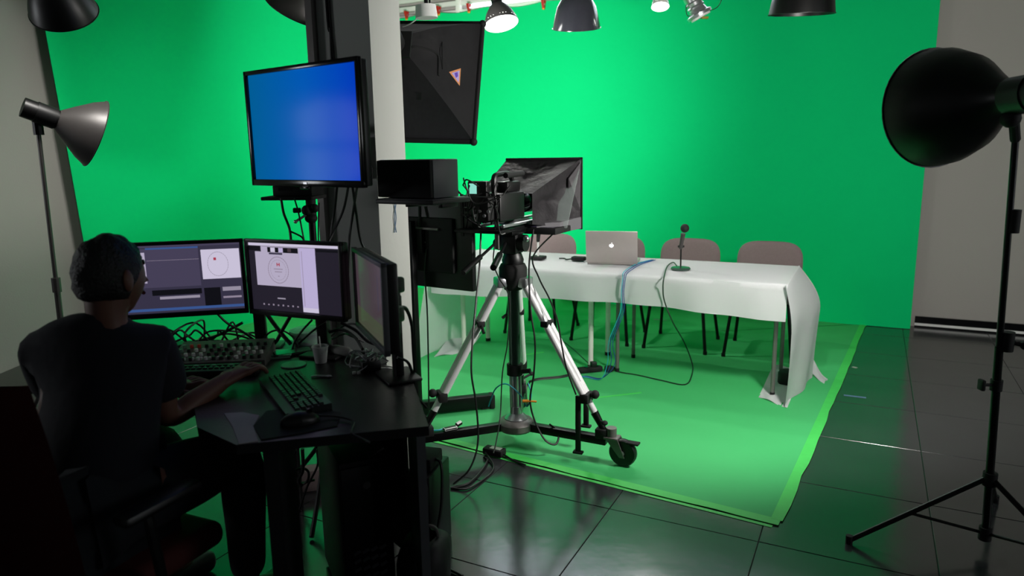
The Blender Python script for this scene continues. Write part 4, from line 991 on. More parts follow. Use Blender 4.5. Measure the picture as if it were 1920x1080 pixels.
# --- left-hand lamp (grey reflector on a slim stand)
ly = 3.3
lt = AY(68, 215, ly); lbx = V((AY(105, 580, ly).x, ly, 0))
ls_ = thing('light_stand', 'slim grey light stand against the wall at the end of the backdrop', 'light stand', V((lbx.x, ly, 0)))
o_ = V((lbx.x, ly, 0))
lb = lt - o_
B().cyl((0, 0, .05), lb * .55, .014, n=10).build('lower_tube', 'lamp_grey', ls_)
B().cyl(lb * .5, lb, .010, n=10).build('upper_tube', 'lamp_grey', ls_)
B().cyl(lb * .52, lb * .56, .02, n=10).build('clamp_collar', 'lamp_grey', ls_)
for k in range(3):
    a = 2.094 * k + .9; tt = V((math.cos(a) * .38, math.sin(a) * .38, .012))
    lo = B().cyl((0, 0, .62), tt, .009, n=8).build('leg', 'lamp_grey', ls_)
    B().cyl((0, 0, .15), V((0, 0, .62)) * .45 + tt * .55, .006, n=8).build('strut', 'lamp_grey', lo)
B().cyl((0, 0, .59), (0, 0, .65), .02, n=12).build('leg_collar', 'black_metal', ls_)
s_ = AY(90, 218, ly); mth = AY(178, 250, ly + .12); am = (mth - s_).normalized()
ll = dome_lamp('floor_lamp_head', 'grey conical reflector lamp head on the slim stand by the wall', mth, am, .32, (mth - s_).length - .02, 'lamp_grey', 0, None, 0, rod=False, prof=[(.2, 0), (.28, .1), (.55, .4), (.85, .75), (1, 1)])
B().cyl(s_ - mth - am * .10, s_ - mth + am * .06, .045, n=16).build('housing', 'lamp_black', ll)
B().cyl(lt - mth + Z * .01, s_ - mth - am * .04, .016, n=8).cyl(lt - mth - Z * .09, lt - mth + Z * .02, .022, n=10).build('yoke', 'black_metal', ll)
B().box(s_ - mth + am * .07 + V((0, -.05, .0)), (.02, .004, .03), bev=.001).build('label', 'yellow_label', ll)

# ================================================================ control desk
DZ = .75
FR_, BR_ = G(804, 799, DZ), G(771, 706, DZ)
FLc = G(443, 834, DZ)
dk = thing('corner_desk', 'black corner desk crowded with monitors and cables', 'desk', V((-.8, 2.2, 0)))
dpoly = [FR_, BR_, V((-.60, 2.62, 0)), V((-.74, 2.74, 0)), V((-.93, 2.86, 0)), V((-1.85, 2.90, 0)), V((-1.85, 2.30, 0)), V((-1.22, 2.30, 0)), V((-1.09, 2.22, 0)), V((-1.0, 2.10, 0)), V((-.90, 1.90, 0)), FLc]
B().prism([(p.x, p.y) for p in dpoly], DZ - .028, DZ).build('worktop', 'desk_top', dk, world=True, smooth=False)
fe = (FR_ - FLc); fe.z = 0; fl_ = fe.length; fdir = fe.normalized(); fn = V((-fdir.y, fdir.x, 0))
B().prism([(p.x, p.y) for p in (FR_ - fdir * .012 + fn * .004, FR_ - fdir * .012 + fn * .44, FR_ - fdir * .035 + fn * .44, FR_ - fdir * .035 + fn * .004)], .0, DZ - .028).build('side_panel', 'desk_side', dk, world=True, smooth=False)
B().prism([(p.x, p.y) for p in (FR_ - fdir * .011 + fn * .0, FR_ - fdir * .011 + fn * .004, FR_ - fdir * .036 + fn * .004, FR_ - fdir * .036)], .0, DZ - .029).build('panel_edge', 'desk_edge', dk, world=True, smooth=False)
B().prism([(p.x, p.y) for p in (FLc + fdir * .06 + fn * .03, FLc + fdir * .10 + fn * .03, FLc + fdir * .10 + fn * .45, FLc + fdir * .06 + fn * .45)], 0, DZ - .028).build('side_panel', 'desk_side', dk, world=True, smooth=False)
a_, b_ = BR_ - fdir * .04 - fn * .03, V((-.62, 2.59, 0)); n_ = V(((b_ - a_).y, -(b_ - a_).x, 0)).normalized() * .018
B().prism([(p.x, p.y) for p in (a_, b_, b_ + n_, a_ + n_)], .10, DZ - .028).build('modesty_panel', 'desk_side', dk, world=True, smooth=False)
for p in ((-1.8, 2.35), (-1.8, 2.85), (-.94, 2.82)): B().cyl((p[0], p[1], 0), (p[0], p[1], DZ - .028), .025).build('leg', 'black_metal', dk, world=True)

# ---------------- monitors
def ring_quads(s, cx, cy, r0, r1, asp, m, n=28, y=-.0005):
    for k in range(n):
        a, b = 2 * math.pi * k / n, 2 * math.pi * (k + .8) / n
        s.quad([(cx + math.cos(t) * r * asp, y, cy + math.sin(t) * r) for t, r in ((a, r0), (b, r0), (b, r1), (a, r1))], m=m)
MWd, MHt = .425, .278
p, d, rz = panel_pose((459, 447), 2.55, (.921, -.39, 0))
mo2 = thing('desk_monitor', 'middle desk monitor showing a round seal in a call window', 'monitor', p, rz)
R2 = [(0, 0, 1, .045, 's_white'), (0, .05, .13, .115, 's_black'), (.14, .05, .57, .63, 's_light'), (.07, .13, .57, .63, 's_light'), (.215, .06, .555, .135, 's_black'), (.25, .065, .30, .13, 's_white'), (.34, .065, .39, .13, 's_lav'), (.44, .07, .48, .12, 's_mauve'),
      (.23, .14, .38, .165, 's_slate'), (.57, .05, .74, .985, 's_lav'), (.59, .10, .595, .9, 's_ring'), (.75, .065, .985, .10, 's_black'), (.29, .80, .38, .82, 's_pale'), (.57, .92, .74, .985, 's_white')]
for k in range(8): R2.append((.12 + k * .055, .90 + .005 * (k % 2), .137 + k * .055, .925, 's_ring'))
so, sw, sh2, bz = screen_box(mo2, MWd, MHt, .03, .013, .018, 'black_plastic', 's_dark', R2)
sl = B('s_ring'); cxs, czs = (.325 - .5) * sw, (.5 - .39) * sh2
ring_quads(sl, cxs, czs, .046, .049, .95, 's_ring', 36); ring_quads(sl, cxs, czs, .036, .0375, .95, 's_pale', 24)
for dx in (-.006, .004): sl.quad([(cxs + dx, -.0006, czs + .014), (cxs + dx + .004, -.0006, czs + .014), (cxs + dx + .004, -.0006, czs + .026), (cxs + dx, -.0006, czs + .026)], m='s_red')
sl.quad([(cxs - .002, -.0006, czs + .0185), (cxs + .005, -.0006, czs + .0185), (cxs + .005, -.0006, czs + .0215), (cxs - .002, -.0006, czs + .0215)], m='s_red')
for dz, ww in ((.002, .02), (-.008, .016), (-.024, .003)): sl.quad([(cxs - ww, -.0006, czs + dz), (cxs + ww, -.0006, czs + dz), (cxs + ww, -.0006, czs + dz + .003), (cxs - ww, -.0006, czs + dz + .003)], m='s_ring')
o = sl.build('seal_graphic', None, mo2, smooth=False); o.location = so.location
d1 = V((.975, .22, 0)).normalized(); p1_ = AY(455, 447, 2.575) - d1 * MWd
mo1 = thing('desk_monitor', 'desk monitor showing editing panels beside the operator head', 'monitor', p1_, math.atan2(d1.y, d1.x))
R1_ = [(0, 0, 1, .03, 's_grey'), (.0, .05, .64, .62, 's_grey'), (.2, .035, .64, .06, 's_blue'), (.66, .09, .99, .53, 's_white'), (.05, .10, .19, .55, 's_light'), (.2, .22, .64, .225, 's_ring'), (0, .64, 1, .98, 's_slate'), (.22, .66, .64, .74, 's_black'), (.28, .76, .62, .80, 's_pale'), (.66, .66, .80, .93, 's_black'), (.82, .66, .98, .72, 's_pale'), (.82, .8, .98, .83, 's_ring'), (0, .93, 1, .97, 's_blue')]
so, sw, sh2, bz = screen_box(mo1, MWd, MHt, .03, .013, .018, 'black_plastic', 's_slate', R1_)
sl = B('s_pale'); cxs, czs = (.80 - .5) * sw, (.5 - .31) * sh2
ring_quads(sl, cxs, czs, .043, .045, .8, 's_pale', 30)
sl.quad([(cxs - .014, -.0006, czs + .014), (cxs - .005, -.0006, czs + .014), (cxs - .005, -.0006, czs + .024), (cxs - .014, -.0006, czs + .024)], m='s_red')
o = sl.build('seal_graphic', None, mo1, smooth=False); o.location = so.location
p, d, rz = panel_pose((663, 463), 2.46, (.40, -.917, 0))
mo3 = thing('desk_monitor', 'angled desk monitor with a dim mauve screen beside the column', 'monitor', p, rz)
R3 = [(0, 0, 1, .55, 's_mauve'), (.78, .15, .8, .6, 's_slate'), (.9, .1, .99, .2, 's_slate'), (0, .75, 1, 1, 's_olive')]
screen_box(mo3, .44, .285, .035, .014, .02, 'desk_edge', 's_mauve', R3)
MATS['s_mauve'].node_tree.nodes['Principled BSDF'].inputs['Emission Strength'].default_value = .5
# monitor stands
def mstand(label, base, top, plate_rot):
    t = thing('monitor_stand', label, 'stand', base, plate_rot)
    tp = Matrix.Rotation(-plate_rot, 3, 'Z') @ (V(top) - V(base))
    B().box((0, 0, .006), (.16, .12, .012), bev=.005).build('base', 'black_plastic', t)
    B().box((0, .0, (tp.z + .02) / 2), (.045, .03, tp.z - .0), bev=.004).build('post', 'black_plastic', t)
    B().tube([(0, 0, tp.z - .02), (tp.x * .5, tp.y * .5, tp.z), tp], .015, n=8, sub=1).box(tp, (.08, .03, .08), bev=.004).build('arm', 'black_metal', t)
    return t
bs = G(487, 655, DZ); mstand('black monitor stand post between the two flat monitors', V((bs.x, bs.y + .03, DZ)), AY(430, 525, 2.68), 0.1)
c2_ = PM[mo2.name] @ V((MWd * .55, .075, -MHt * .6)); mstand('black monitor stand behind the middle monitor', V((c2_.x + .0, min(c2_.y + .09, 2.64), DZ)), c2_, -.3)
c3_ = PM[mo3.name] @ V((.2, .085, -.18)); mstand('black monitor stand behind the angled monitor', V((c3_.x + .0, c3_.y + .02, DZ)), c3_, -1.1)
# plugs and cables behind the angled monitor
for k, (px, py) in enumerate(((744, 535), (744, 590))):
    a = AY(px, py, 2.16); tag(B().box((0, 0, 0), (.03, .05, .05), rz=-.5, bev=.008).cyl((0, 0, -.06), (0, 0, 0), .01).xf(Matrix.Translation(a)).build('video_plug', 'black_plastic'), ('upper', 'lower')[k] + ' black plug at the back edge of the angled monitor', 'plug')
def wire(pix, ys, label, r=.005, m='black_cable', name='monitor_cable', zmin=None):
    pts = [AY(x, y, yy) for (x, y), yy in zip(pix, ys)]
    if zmin is not None:
        for p in pts: p.z = max(p.z, zmin)
    return tag(B().tube(pts, r, n=6).build(name, m), label, 'cable')
wire([(747, 575), (762, 580), (772, 610), (775, 660), (778, 700), (779, 740)], [2.2, 2.24, 2.28, 2.33, 2.36, 2.38], 'thick black cable arching down the column behind the desk', .006)
wire([(745, 670), (765, 680), (776, 710), (780, 740), (800, 765)], [2.3, 2.33, 2.36, 2.38, 2.4], 'black cable looping off the desk corner by the column', .005)
wire([(400, 580), (425, 605), (455, 622), (480, 640)], [2.7, 2.72, 2.74, 2.74], 'black cable sagging under the monitor with editing panels', .005, zmin=DZ + .006)
wire([(495, 580), (512, 605), (530, 628), (545, 645)], [2.66, 2.66, 2.64, 2.62], 'thick black cable slanting under the middle monitor', .008, zmin=DZ + .01)
wire([(545, 592), (530, 618), (518, 640), (505, 652)], [2.62, 2.64, 2.66, 2.68], 'black cable crossing another under the middle monitor', .007, zmin=DZ + .008)
wire([(585, 600), (565, 622), (553, 640), (548, 655)], [2.56, 2.58, 2.6, 2.6], 'thin black cable hanging under the middle monitor', .004, zmin=DZ + .006)
wire([(612, 604), (590, 618), (570, 635), (560, 645)], [2.54, 2.58, 2.6, 2.6], 'black cable running from the middle monitor to the clear tub', .004, zmin=DZ + .006)
wire([(640, 605), (668, 620), (690, 640), (720, 650)], [2.5, 2.48, 2.45, 2.4], 'black cable bunched behind the paper cup', .006, zmin=DZ + .007)
wire([(610, 625), (640, 618), (665, 632), (680, 655)], [2.62, 2.6, 2.52, 2.45], 'black cable arching over the clutter behind the paper cup', .006, zmin=DZ + .007)
wire([(320, 655), (370, 640), (410, 628), (455, 605)], [2.72, 2.74, 2.75, 2.76], 'black cable rising behind the mixing console', .006, zmin=DZ + .008)
wire([(345, 662), (400, 640), (440, 645), (475, 660)], [2.7, 2.74, 2.74, 2.72], 'black cable loop lying behind the mixing console', .006, zmin=DZ + .008)

# ---------------- small things on the desk
k0, k1, k2_, k3 = G(487, 706, DZ + .02), G(560, 696, DZ + .02), G(613, 757, DZ + .02), G(545, 772, DZ + .02)
kc = (k0 + k1 + k2_ + k3) / 4; ka = ((k2_ + k3) / 2 - (k0 + k1) / 2); ka.z = 0; KL = .43; KWd = .15
print('keyboard', ka.length, ((k1 - k0).length + (k2_ - k3).length) / 2)
kb = thing('keyboard', 'black computer keyboard lying lengthways before the operator hand', 'keyboard', V((kc.x, kc.y, DZ)), math.atan2(ka.y, ka.x))
KL = min(max(ka.length, .36), .46); KWd = KL * .35
B().hexa([(-KL / 2, -KWd / 2, .001), (KL / 2, -KWd / 2, .001), (KL / 2, KWd / 2, .001), (-KL / 2, KWd / 2, .001), (-KL / 2, -KWd / 2, .014), (KL / 2, -KWd / 2, .014), (KL / 2, KWd / 2, .022), (-KL / 2, KWd / 2, .022)]).build('body', 'keyboard_body', kb, smooth=False)
pit = KL / 23.2; kme = {}
def key(x, y, w_):
    z = .014 + (y + KWd / 2) / KWd * .008
    if w_ not in kme:
        hw, hh = pit * w_ / 2 - .0012, pit / 2 - .0012
        o = B().hexa([(-hw, -hh, 0), (hw, -hh, 0), (hw, hh, 0), (-hw, hh, 0), (-hw + .0015, -hh + .0015, .007), (hw - .0015, -hh + .0015, .007), (hw - .0015, hh - .0015, .007), (-hw + .0015, hh - .0015, .007)]).build('key', 'key_cap', kb, smooth=False); kme[w_] = o.data
    else:
        o = bpy.data.objects.new('key', kme[w_]); COL.objects.link(o); o.parent = kb
    o.location = (x, y, z)
y_top = KWd / 2 - pit * .7
rows = [[1] * 15, [1] * 13 + [2], [1.5] + [1] * 12 + [1.5], [1.75] + [1] * 11 + [2.25], [2.25] + [1] * 10 + [2.75], [1.5, 1, 1.5, 7, 1.5, 1, 1.5]]
for r_, row in enumerate(rows):
    x = -KL / 2 + pit * .5; y = y_top - r_ * pit * 1.05
    for w_ in row: key(x + pit * w_ / 2, y, w_); x += pit * w_
    if r_ in (0, 1, 2, 5):
        for k in range(3): key(-KL / 2 + pit * (16.1 + k), y, 1)
    if r_ == 4: key(-KL / 2 + pit * 17.1, y, 1)
    if r_ > 0:
        for k in range(4): key(-KL / 2 + pit * (19.6 + k * .95), y, 1)
ms = G(563, 796, DZ); mp = thing('mouse', 'black computer mouse on the dark mouse pad', 'mouse', V((ms.x, ms.y, DZ + .004)), math.radians(-60))
def mouse(i, j):
    a = 2 * math.pi * i; rr_ = math.sin(math.pi / 2 * min(1, j * 1.15)); h = math.cos(math.pi / 2 * j)
    return V((.031 * math.cos(a) * rr_, .055 * math.sin(a) * rr_, .002 + .034 * h * (1 - .25 * max(0, math.sin(a)) * rr_)))
mb_ = B().grid(mouse, 24, 8).build('body', 'black_plastic', mp)
B().lathe([(0, -.003), (.008, -.003), (.008, .003), (0, .003)], (0, .028, .031), (1, 0, 0), n=12).build('wheel', 'gloss_black', mp)
B().tube([(0, .054, .012), (.02, .10, .006), (.08, .13, .005), (.16, .10, .005), (.25, .12, .005)], .003, n=6).build('cord', 'black_cable', mp)
pad = [(475, 800), (500, 772), (560, 765), (640, 775), (632, 800), (560, 815), (490, 826)]
tag(B().prism([(G(x, y, DZ).x, G(x, y, DZ).y) for x, y in pad], DZ + .0005, DZ + .0035).build('mouse_pad', 'matte_black', smooth=False), 'dark mouse pad at the front edge of the desk', 'mouse pad')
lp_ = [(420, 776), (455, 774), (486, 780), (475, 800), (484, 828), (448, 833), (436, 800)]
tag(B().prism([(G(x, y, DZ).x, G(x, y, DZ).y) for x, y in lp_], DZ + .0002, DZ + .0022).build('paper_mat', 'pad_light', smooth=False), 'pale mauve mat at the front edge of the desk', 'mat')
cp = G(602, 680, DZ); cu = thing('paper_cup', 'small white disposable cup with a stirrer on the desk', 'cup', cp)
B('cup_white').lathe([(0, .002), (.020, .002), (.021, .004), (.029, .062), (.031, .062), (.031, .066), (.027, .066), (.0195, .006), (0, .006)], (0, 0, -.001), n=28).build('cup', None, cu)
B().cyl((.004, .0, .01), (-.004, .012, .098), .0028, n=6).build('stirrer', 'white_plastic', cu)
B().cyl((0, 0, .04), (0, 0, .042), .0245, n=20).build('coffee', 'matte_black', cu)
dc = G(551, 685, DZ); tag(B().lathe([(0, .0), (.044, .0), (.046, .002), (.044, .0045), (.008, .0045), (0, .0045)], V((dc.x, dc.y, DZ + .0005)), n=30).build('disc_coaster', 'disc_green'), 'pale green round disc lying behind the keyboard', 'disc')
ph = G(548, 664, DZ); q = thing('mobile_phone', 'dark mobile phone leaning on papers beside the paper cup', 'phone', V((ph.x, ph.y, DZ)), math.radians(28))
B().box((0, 0, .007), (.15, .07, .011), bev=.004).build('body', 'black_plastic', q)
B().box((0, 0, .0132), (.135, .060, .001)).build('glass', 'column_grey', q)
pp = G(506, 668, DZ); tag(B().box((0, 0, .004), (.15, .10, .007), rz=.3).box((.02, .01, .010), (.13, .09, .005), rz=.1).xf(Matrix.Translation(V((pp.x, pp.y, DZ)))).build('paper_pile', 'disc_green'), 'small pile of papers at the foot of the monitor stand', 'papers')
ct = G(578, 642, DZ); q = thing('plastic_tub', 'clear plastic tub of small parts under the middle monitor', 'tub', V((ct.x, ct.y, DZ)), .1)
B('clear_plastic').lathe([(0, 0), (.055, 0), (.068, .045), (.072, .045), (.072, .05), (.066, .05), (.053, .004), (0, .004)], (0, 0, 0), n=28).build('tub', None, q)
B().lathe([(0, .05), (.073, .05), (.073, .056), (.05, .06), (0, .06)], (0, 0, 0), n=28).build('lid', 'clear_plastic', q)
rnd = random.Random(5)
for k in range(6): B().box((rnd.uniform(-.03, .03), rnd.uniform(-.03, .03), .012 + .004 * k), (.03, .015, .01), rz=rnd.uniform(0, 3), bev=.002).build('small_part', rnd.choice(['grey_metal', 'white_plastic', 'black_plastic']), q)
b0_, b1_, b2_ = G(622, 655, DZ + .02), G(660, 662, DZ + .02), G(726, 664, DZ + .02)
tr_ = thing('applicator_tube', 'pale grey tube with a thin metal rod lying beside the paper cup', 'tube', V((b0_.x, b0_.y, DZ)))
dd = b1_ - b0_
B().lathe([(0, 0), (.014, 0), (.02, .02), (.02, dd.length * .75), (.012, dd.length * .95), (0, dd.length)], V((0, 0, .021)), dd, n=20).build('tube', 'paper', tr_)
B().cyl(V((0, 0, .021)) + dd, b2_ - V((b0_.x, b0_.y, DZ)), .005, n=8).build('rod', 'steel', tr_)
ad = G(694, 694, DZ); q = thing('adapter_block', 'black adapter block tangled with wires by the angled monitor', 'adapter', V((ad.x, ad.y, DZ)), .5)
B().box((0, 0, .02), (.07, .05, .038), bev=.005).box((.0, .03, .05), (.04, .03, .02), bev=.004).build('case', 'black_plastic', q)
rnd = random.Random(9); tg = B()
for k in range(9):
    tg.tube([(rnd.uniform(-.03, .03), rnd.uniform(-.02, .02), .04), (rnd.uniform(-.06, .06), rnd.uniform(-.04, .05), .07), (rnd.uniform(-.08, .08), rnd.uniform(-.03, .06), .03), (rnd.uniform(-.1, .08), rnd.uniform(-.04, .07), .004)], .0025, n=5, sub=4)
tg.build('wires', 'steel', q)
for k in range(2): 
    a = G(664 + 9 * k, 702, DZ); tag(B().box((0, 0, .006), (.012, .009, .010), bev=.002).xf(Matrix.Translation(V((a.x, a.y, DZ)))).build('wire_connector', 'white_plastic'), 'tiny white wire connector lying before the adapter block', 'connector', 'wire connectors on the desk')
sp_ = G(600, 708, DZ); tag(B().tube([(-.03, 0, .004), (-.01, .004, .005), (.03, .0, .004)], .004, n=6).ball((.03, 0, .005), (.012, .008, .004), 8).xf(Matrix.Translation(V((sp_.x, sp_.y, DZ)))).build('pen', 'steel'), 'short metal pen lying behind the keyboard', 'pen')
# mixing console
mx_ = G(425, 682, DZ); mc_ = thing('mixing_console', 'grey audio mixing console with rows of knobs behind the operator arm', 'mixer', V((mx_.x - .02, mx_.y + .02, DZ)), math.radians(6))
B('paper').hexa([(-.17, -.08, 0), (.17, -.08, 0), (.17, .10, 0), (-.17, .10, 0), (-.17, -.08, .025), (.17, -.08, .025), (.17, .10, .06), (-.17, .10, .06)], m='grey_metal').build('case', None, mc_, smooth=False)
rnd = random.Random(2); knob = None
for r_ in range(4):
    for k in range(12):
        x, y = -.15 + k * .027, -.06 + r_ * .035; z = .025 + (y + .08) / .18 * .035
        o = B().cyl((0, 0, 0), (0, 0, .012), .007, .006, n=10)
        o = o.build('knob', 'red_light' if (r_, k) in ((3, 1), (3, 2)) else ('disc_green' if k == 0 else ('white_plastic' if rnd.random() < .45 else 'black_plastic')), mc_); o.location = (x, y, z)
for k in range(10):
    B().box((-.15 + k * .03, -.055, .033), (.008, .014, .012), bev=.002).build('fader', 'white_plastic', mc_)
# rack unit in front of console
ru = G(405, 702, DZ); q = thing('control_panel', 'low dark control panel with green keys beside the operator arm', 'control panel', V((ru.x + .0, ru.y, DZ)), math.radians(4))
B().box((0, 0, .014), (.30, .09, .026), bev=.004).build('case', 'black_plastic', q)
for k in range(14):
    B().box((-.13 + k * .02, .015, .029), (.014, .014, .006), bev=.002).build('button', 'keyboard_body' if k % 3 else 'disc_green', q)
    B().box((-.13 + k * .02, -.015, .029), (.014, .014, .006), bev=.002).build('button', 'keyboard_body', q)
wb = V((-1.58, 2.58, DZ)); tag(B().box((0, 0, .03), (.22, .2, .06), bev=.006).box((.0, 0, .066), (.18, .16, .012), bev=.003).xf(Matrix.Translation(wb)).build('storage_box', 'paper'), 'pale low box on the desk beyond the operator shoulder', 'box')
# tangle at the back of the desk
rnd = random.Random(21); tg = B()
for k in range(14):
    x0 = rnd.uniform(-1.35, -.75); x1_ = x0 + rnd.uniform(-.3, .3); y0_, y1_ = rnd.uniform(2.68, 2.86), rnd.uniform(2.68, 2.86)
    tg.tube([(x0, y0_, DZ + .006), ((x0 * 2 + x1_) / 3, y0_ + .02, DZ + rnd.uniform(.02, .1)), ((x0 + 2 * x1_) / 3, y1_ - .02, DZ + rnd.uniform(.01, .09)), (x1_, y1_, DZ + .006)], .004, n=6, sub=6)
tag(tg.build('cable_tangle', 'black_cable'), 'loose tangle of black cables along the back of the desk', 'cables', kind='stuff')

# ---------------- under the desk
tn = G(672, 1080, 0); tn = AY(640, 960, 2.06); tw = V((tn.x, tn.y, 0))
pcx = thing('computer_tower', 'black computer tower standing under the desk', 'computer', tw, math.radians(25))
# near vertical edge at the origin; left face along +y, right face along +x
PH = AY(650, 872, 2.06).z
print('tower height', PH)
B().box((.082, .20, PH / 2 + .01), (.165, .40, PH - .02), bev=.006).build('case', 'black_plastic', pcx)
B().box((.082, -.004, PH / 2), (.158, .012, PH - .03), bev=.004).build('front_panel', 'gloss_black', pcx)
for r_ in range(6):
    for k in range(4): B().box((.04 + k * .028, -.011, .10 + r_ * .03), (.022, .004, .010), R=Matrix.Rotation(-.4, 3, 'Y')).build('vent_slot', 'desk_edge', pcx)
B().cyl((.082, -.010, PH - .08), (.082, -.014, PH - .08), .012).build('power_button', 'grey_metal', pcx)
for x, y in ((.03, .04), (.135, .04), (.03, .36), (.135, .36)): B().cyl((x, y, 0), (x, y, .012), .012).build('foot', 'matte_black', pcx)
def gwire(pix, z, label, r=.005, m='black_cable'): return tag(B().tube([G(x, y, zz) for (x, y), zz in zip(pix, z)], r, n=6).build('under_desk_cable', m), label, 'cable')
ys_ = 2.45
for k, (pix, lb) in enumerate((([(520, 845), (525, 865), (545, 868), (555, 845)], 'black cable loop hanging below the desk by the operator'), ([(567, 842), (568, 880), (560, 900), (566, 912)], 'thick black cable bundle dropping below the desk'), ([(594, 842), (596, 870), (585, 895), (575, 915), (560, 960), (545, 1000)], 'long black cable falling from the desk to the tiles'), ([(535, 850), (548, 880), (560, 905), (590, 900)], 'thin black cable curling below the desk'))):
    tag(B().tube([AY(x, y, ys_ + .02 * k) for x, y in pix], .007 if k == 1 else .0045, n=6).build('under_desk_cable', 'black_cable'), lb, 'cable')
rg = AY(562, 893, 2.5); tag(B().tube([rg + V((.035 * math.cos(a * .5), .01 * math.sin(a), .03 * math.sin(a * .5))) for a in range(14)], .005, n=6, sub=3).build('cable_coil', 'black_cable'), 'small coil of black cable hanging under the desk', 'cable')
fb = G(560, 965, 0); q = thing('power_brick', 'dark power brick on the tiles under the desk', 'adapter', V((fb.x, fb.y + .25, 0)), .3)
B().box((0, 0, .05), (.14, .08, .1), bev=.006).build('case', 'chair_fabric', q)
B().cyl((.07, 0, .05), (.12, .01, .05), .012).build('plug', 'orange_tip', q)
# beside the desk: battery backup with cables and a dark bag
ub = G(838, 1000, 0); ubp = V((ub.x - .06, 2.52, 0))
q = thing('battery_backup', 'dark battery backup unit standing between the desk and the dolly', 'power unit', ubp, -.3)
B().box((0, 0, .17), (.11, .20, .34), bev=.008).build('case', 'black_plastic', q)
B().box((0, -.102, .26), (.08, .006, .1), bev=.003).build('front_panel', 'gloss_black', q)
B().box((0, 0, .365), (.09, .12, .05), bev=.008).build('top_plug', 'matte_black', q)
B().tube([(.03, 0, .37), (.075, -.03, .36), (.08, -.05, .22), (.07, -.08, .10), (.10, -.12, .02), (.2, -.16, .006)], .006, n=6).tube([(-.02, -.05, .37), (.05, -.11, .30), (.04, -.12, .14), (.02, -.13, .03)], .005, n=6).build('cord', 'black_cable', q)
bg = V((ubp.x + .02, 2.25, 0))
def bag(i, j):
    a = 2 * math.pi * i; r = .15 * math.sin(math.pi * (.08 + .84 * j)) ** .6
    return bg + V((r * .62 * math.cos(a), r * math.sin(a) * .8, .002 + .20 * (1 - math.cos(math.pi * j)) / 2)) + V((1, 1, 0)) * .012 * noise.noise(V((math.cos(a) * 2, math.sin(a) * 2, j * 3)))
q = thing('cable_bag', 'dark soft bag slumped beside the desk panel', 'bag', bg)
B().grid(bag, 28, 14).build('sack', 'black_fabric', q, world=True)
B().tube([bg + V((-.03, 0, .19)), bg + V((-.01, -.03, .25)), bg + V((.04, -.03, .25)), bg + V((.05, 0, .18))], .006, n=6).build('handle', 'grey_metal', q, world=True)
gc = [G(845, 915, .006), G(880, 905, .006), G(905, 880, .006), G(915, 862, .008)]
tag(B().tube(gc, .006, n=6).build('floor_cable', 'black_cable'), 'black cable on the tiles joining the battery backup and the dolly', 'cable')
cr = B()

# ================================================================ operator and chair
def skin(name, verts, edges, radii, m, parent, sub=2, root=0):
    me = bpy.data.meshes.new(name); me.from_pydata([tuple(v) for v in verts], edges, [])
    o = bpy.data.objects.new(name, me); COL.objects.link(o)
    md = o.modifiers.new('skin', 'SKIN'); md.use_smooth_shade = True; md.branch_smoothing = .6
    sv = me.skin_vertices[0].data
    for i, r in enumerate(radii):
        r = r if isinstance(r, tuple) else (r, r)
        sv[i].radius = r; sv[i].use_root = (i == root)
    s = o.modifiers.new('sub', 'SUBSURF'); s.levels = sub; s.render_levels = sub
    dg = bpy.context.evaluated_depsgraph_get(); dg.update()
    me2 = bpy.data.meshes.new_from_object(o.evaluated_get(dg)); me2.name = name
    bpy.data.objects.remove(o)
    me2.transform(PM[parent.name].inverted())
    me2.materials.clear(); me2.materials.append(MATS[m])
    me2.polygons.foreach_set('use_smooth', [True] * len(me2.polygons))
    q = bpy.data.objects.new(name, me2); COL.objects.link(q); q.parent = parent
    return q
HY = 1.98
head = AY(208, 519, HY)                                     # head centre
face = V((.40, .92, 0)).normalized(); rgt = V((face.y, -face.x, 0))
neckb = head + V((0, 0, -.125)) - face * .03
hipc = V((neckb.x - .02, neckb.y - .02, 0)) - face * .10; hipc.z = .565
def shp(px, py, y): return AY(px, py, y)
shR = shp(284, 632, HY + .02) ; shL = shp(84, 642, HY - .02)
mid = (shR + shL) / 2
chest = neckb + V((0, 0, -.20)) - face * .03
belly = hipc * .5 + chest * .5 - face * .0
elR = AY(302, 800, HY + .03); elR.z = max(elR.z, DZ + .035)
wrR = AY(424, 750, 2.20); wrR.z = DZ + .04
elR = AY(312, 790, 2.02)
elL = shL + V((0, 0, -.26)) + face * .08 - rgt * .03; wrL = elL + face * .23 + rgt * .10 + V((0, 0, .02))
hipR, hipL = hipc + rgt * .10, hipc - rgt * .10
knR, knL = hipR + face * .40 + rgt * .09, hipL + face * .40 - rgt * .06
knR.z = knL.z = .575
anR, anL = knR + V((0, 0, -.475)) - face * .02, knL + V((0, 0, -.475)) - face * .05
toR, toL = anR + face * .15 - Z * .055, anL + face * .15 - Z * .055
print('person head', head, 'shoulders', shR, shL, 'elbow', elR, 'wrist', wrR, 'hip', hipc)
per = thing('person', 'person in a dark navy short-sleeved shirt seated at the corner desk', 'person', V((hipc.x, hipc.y, 0)))
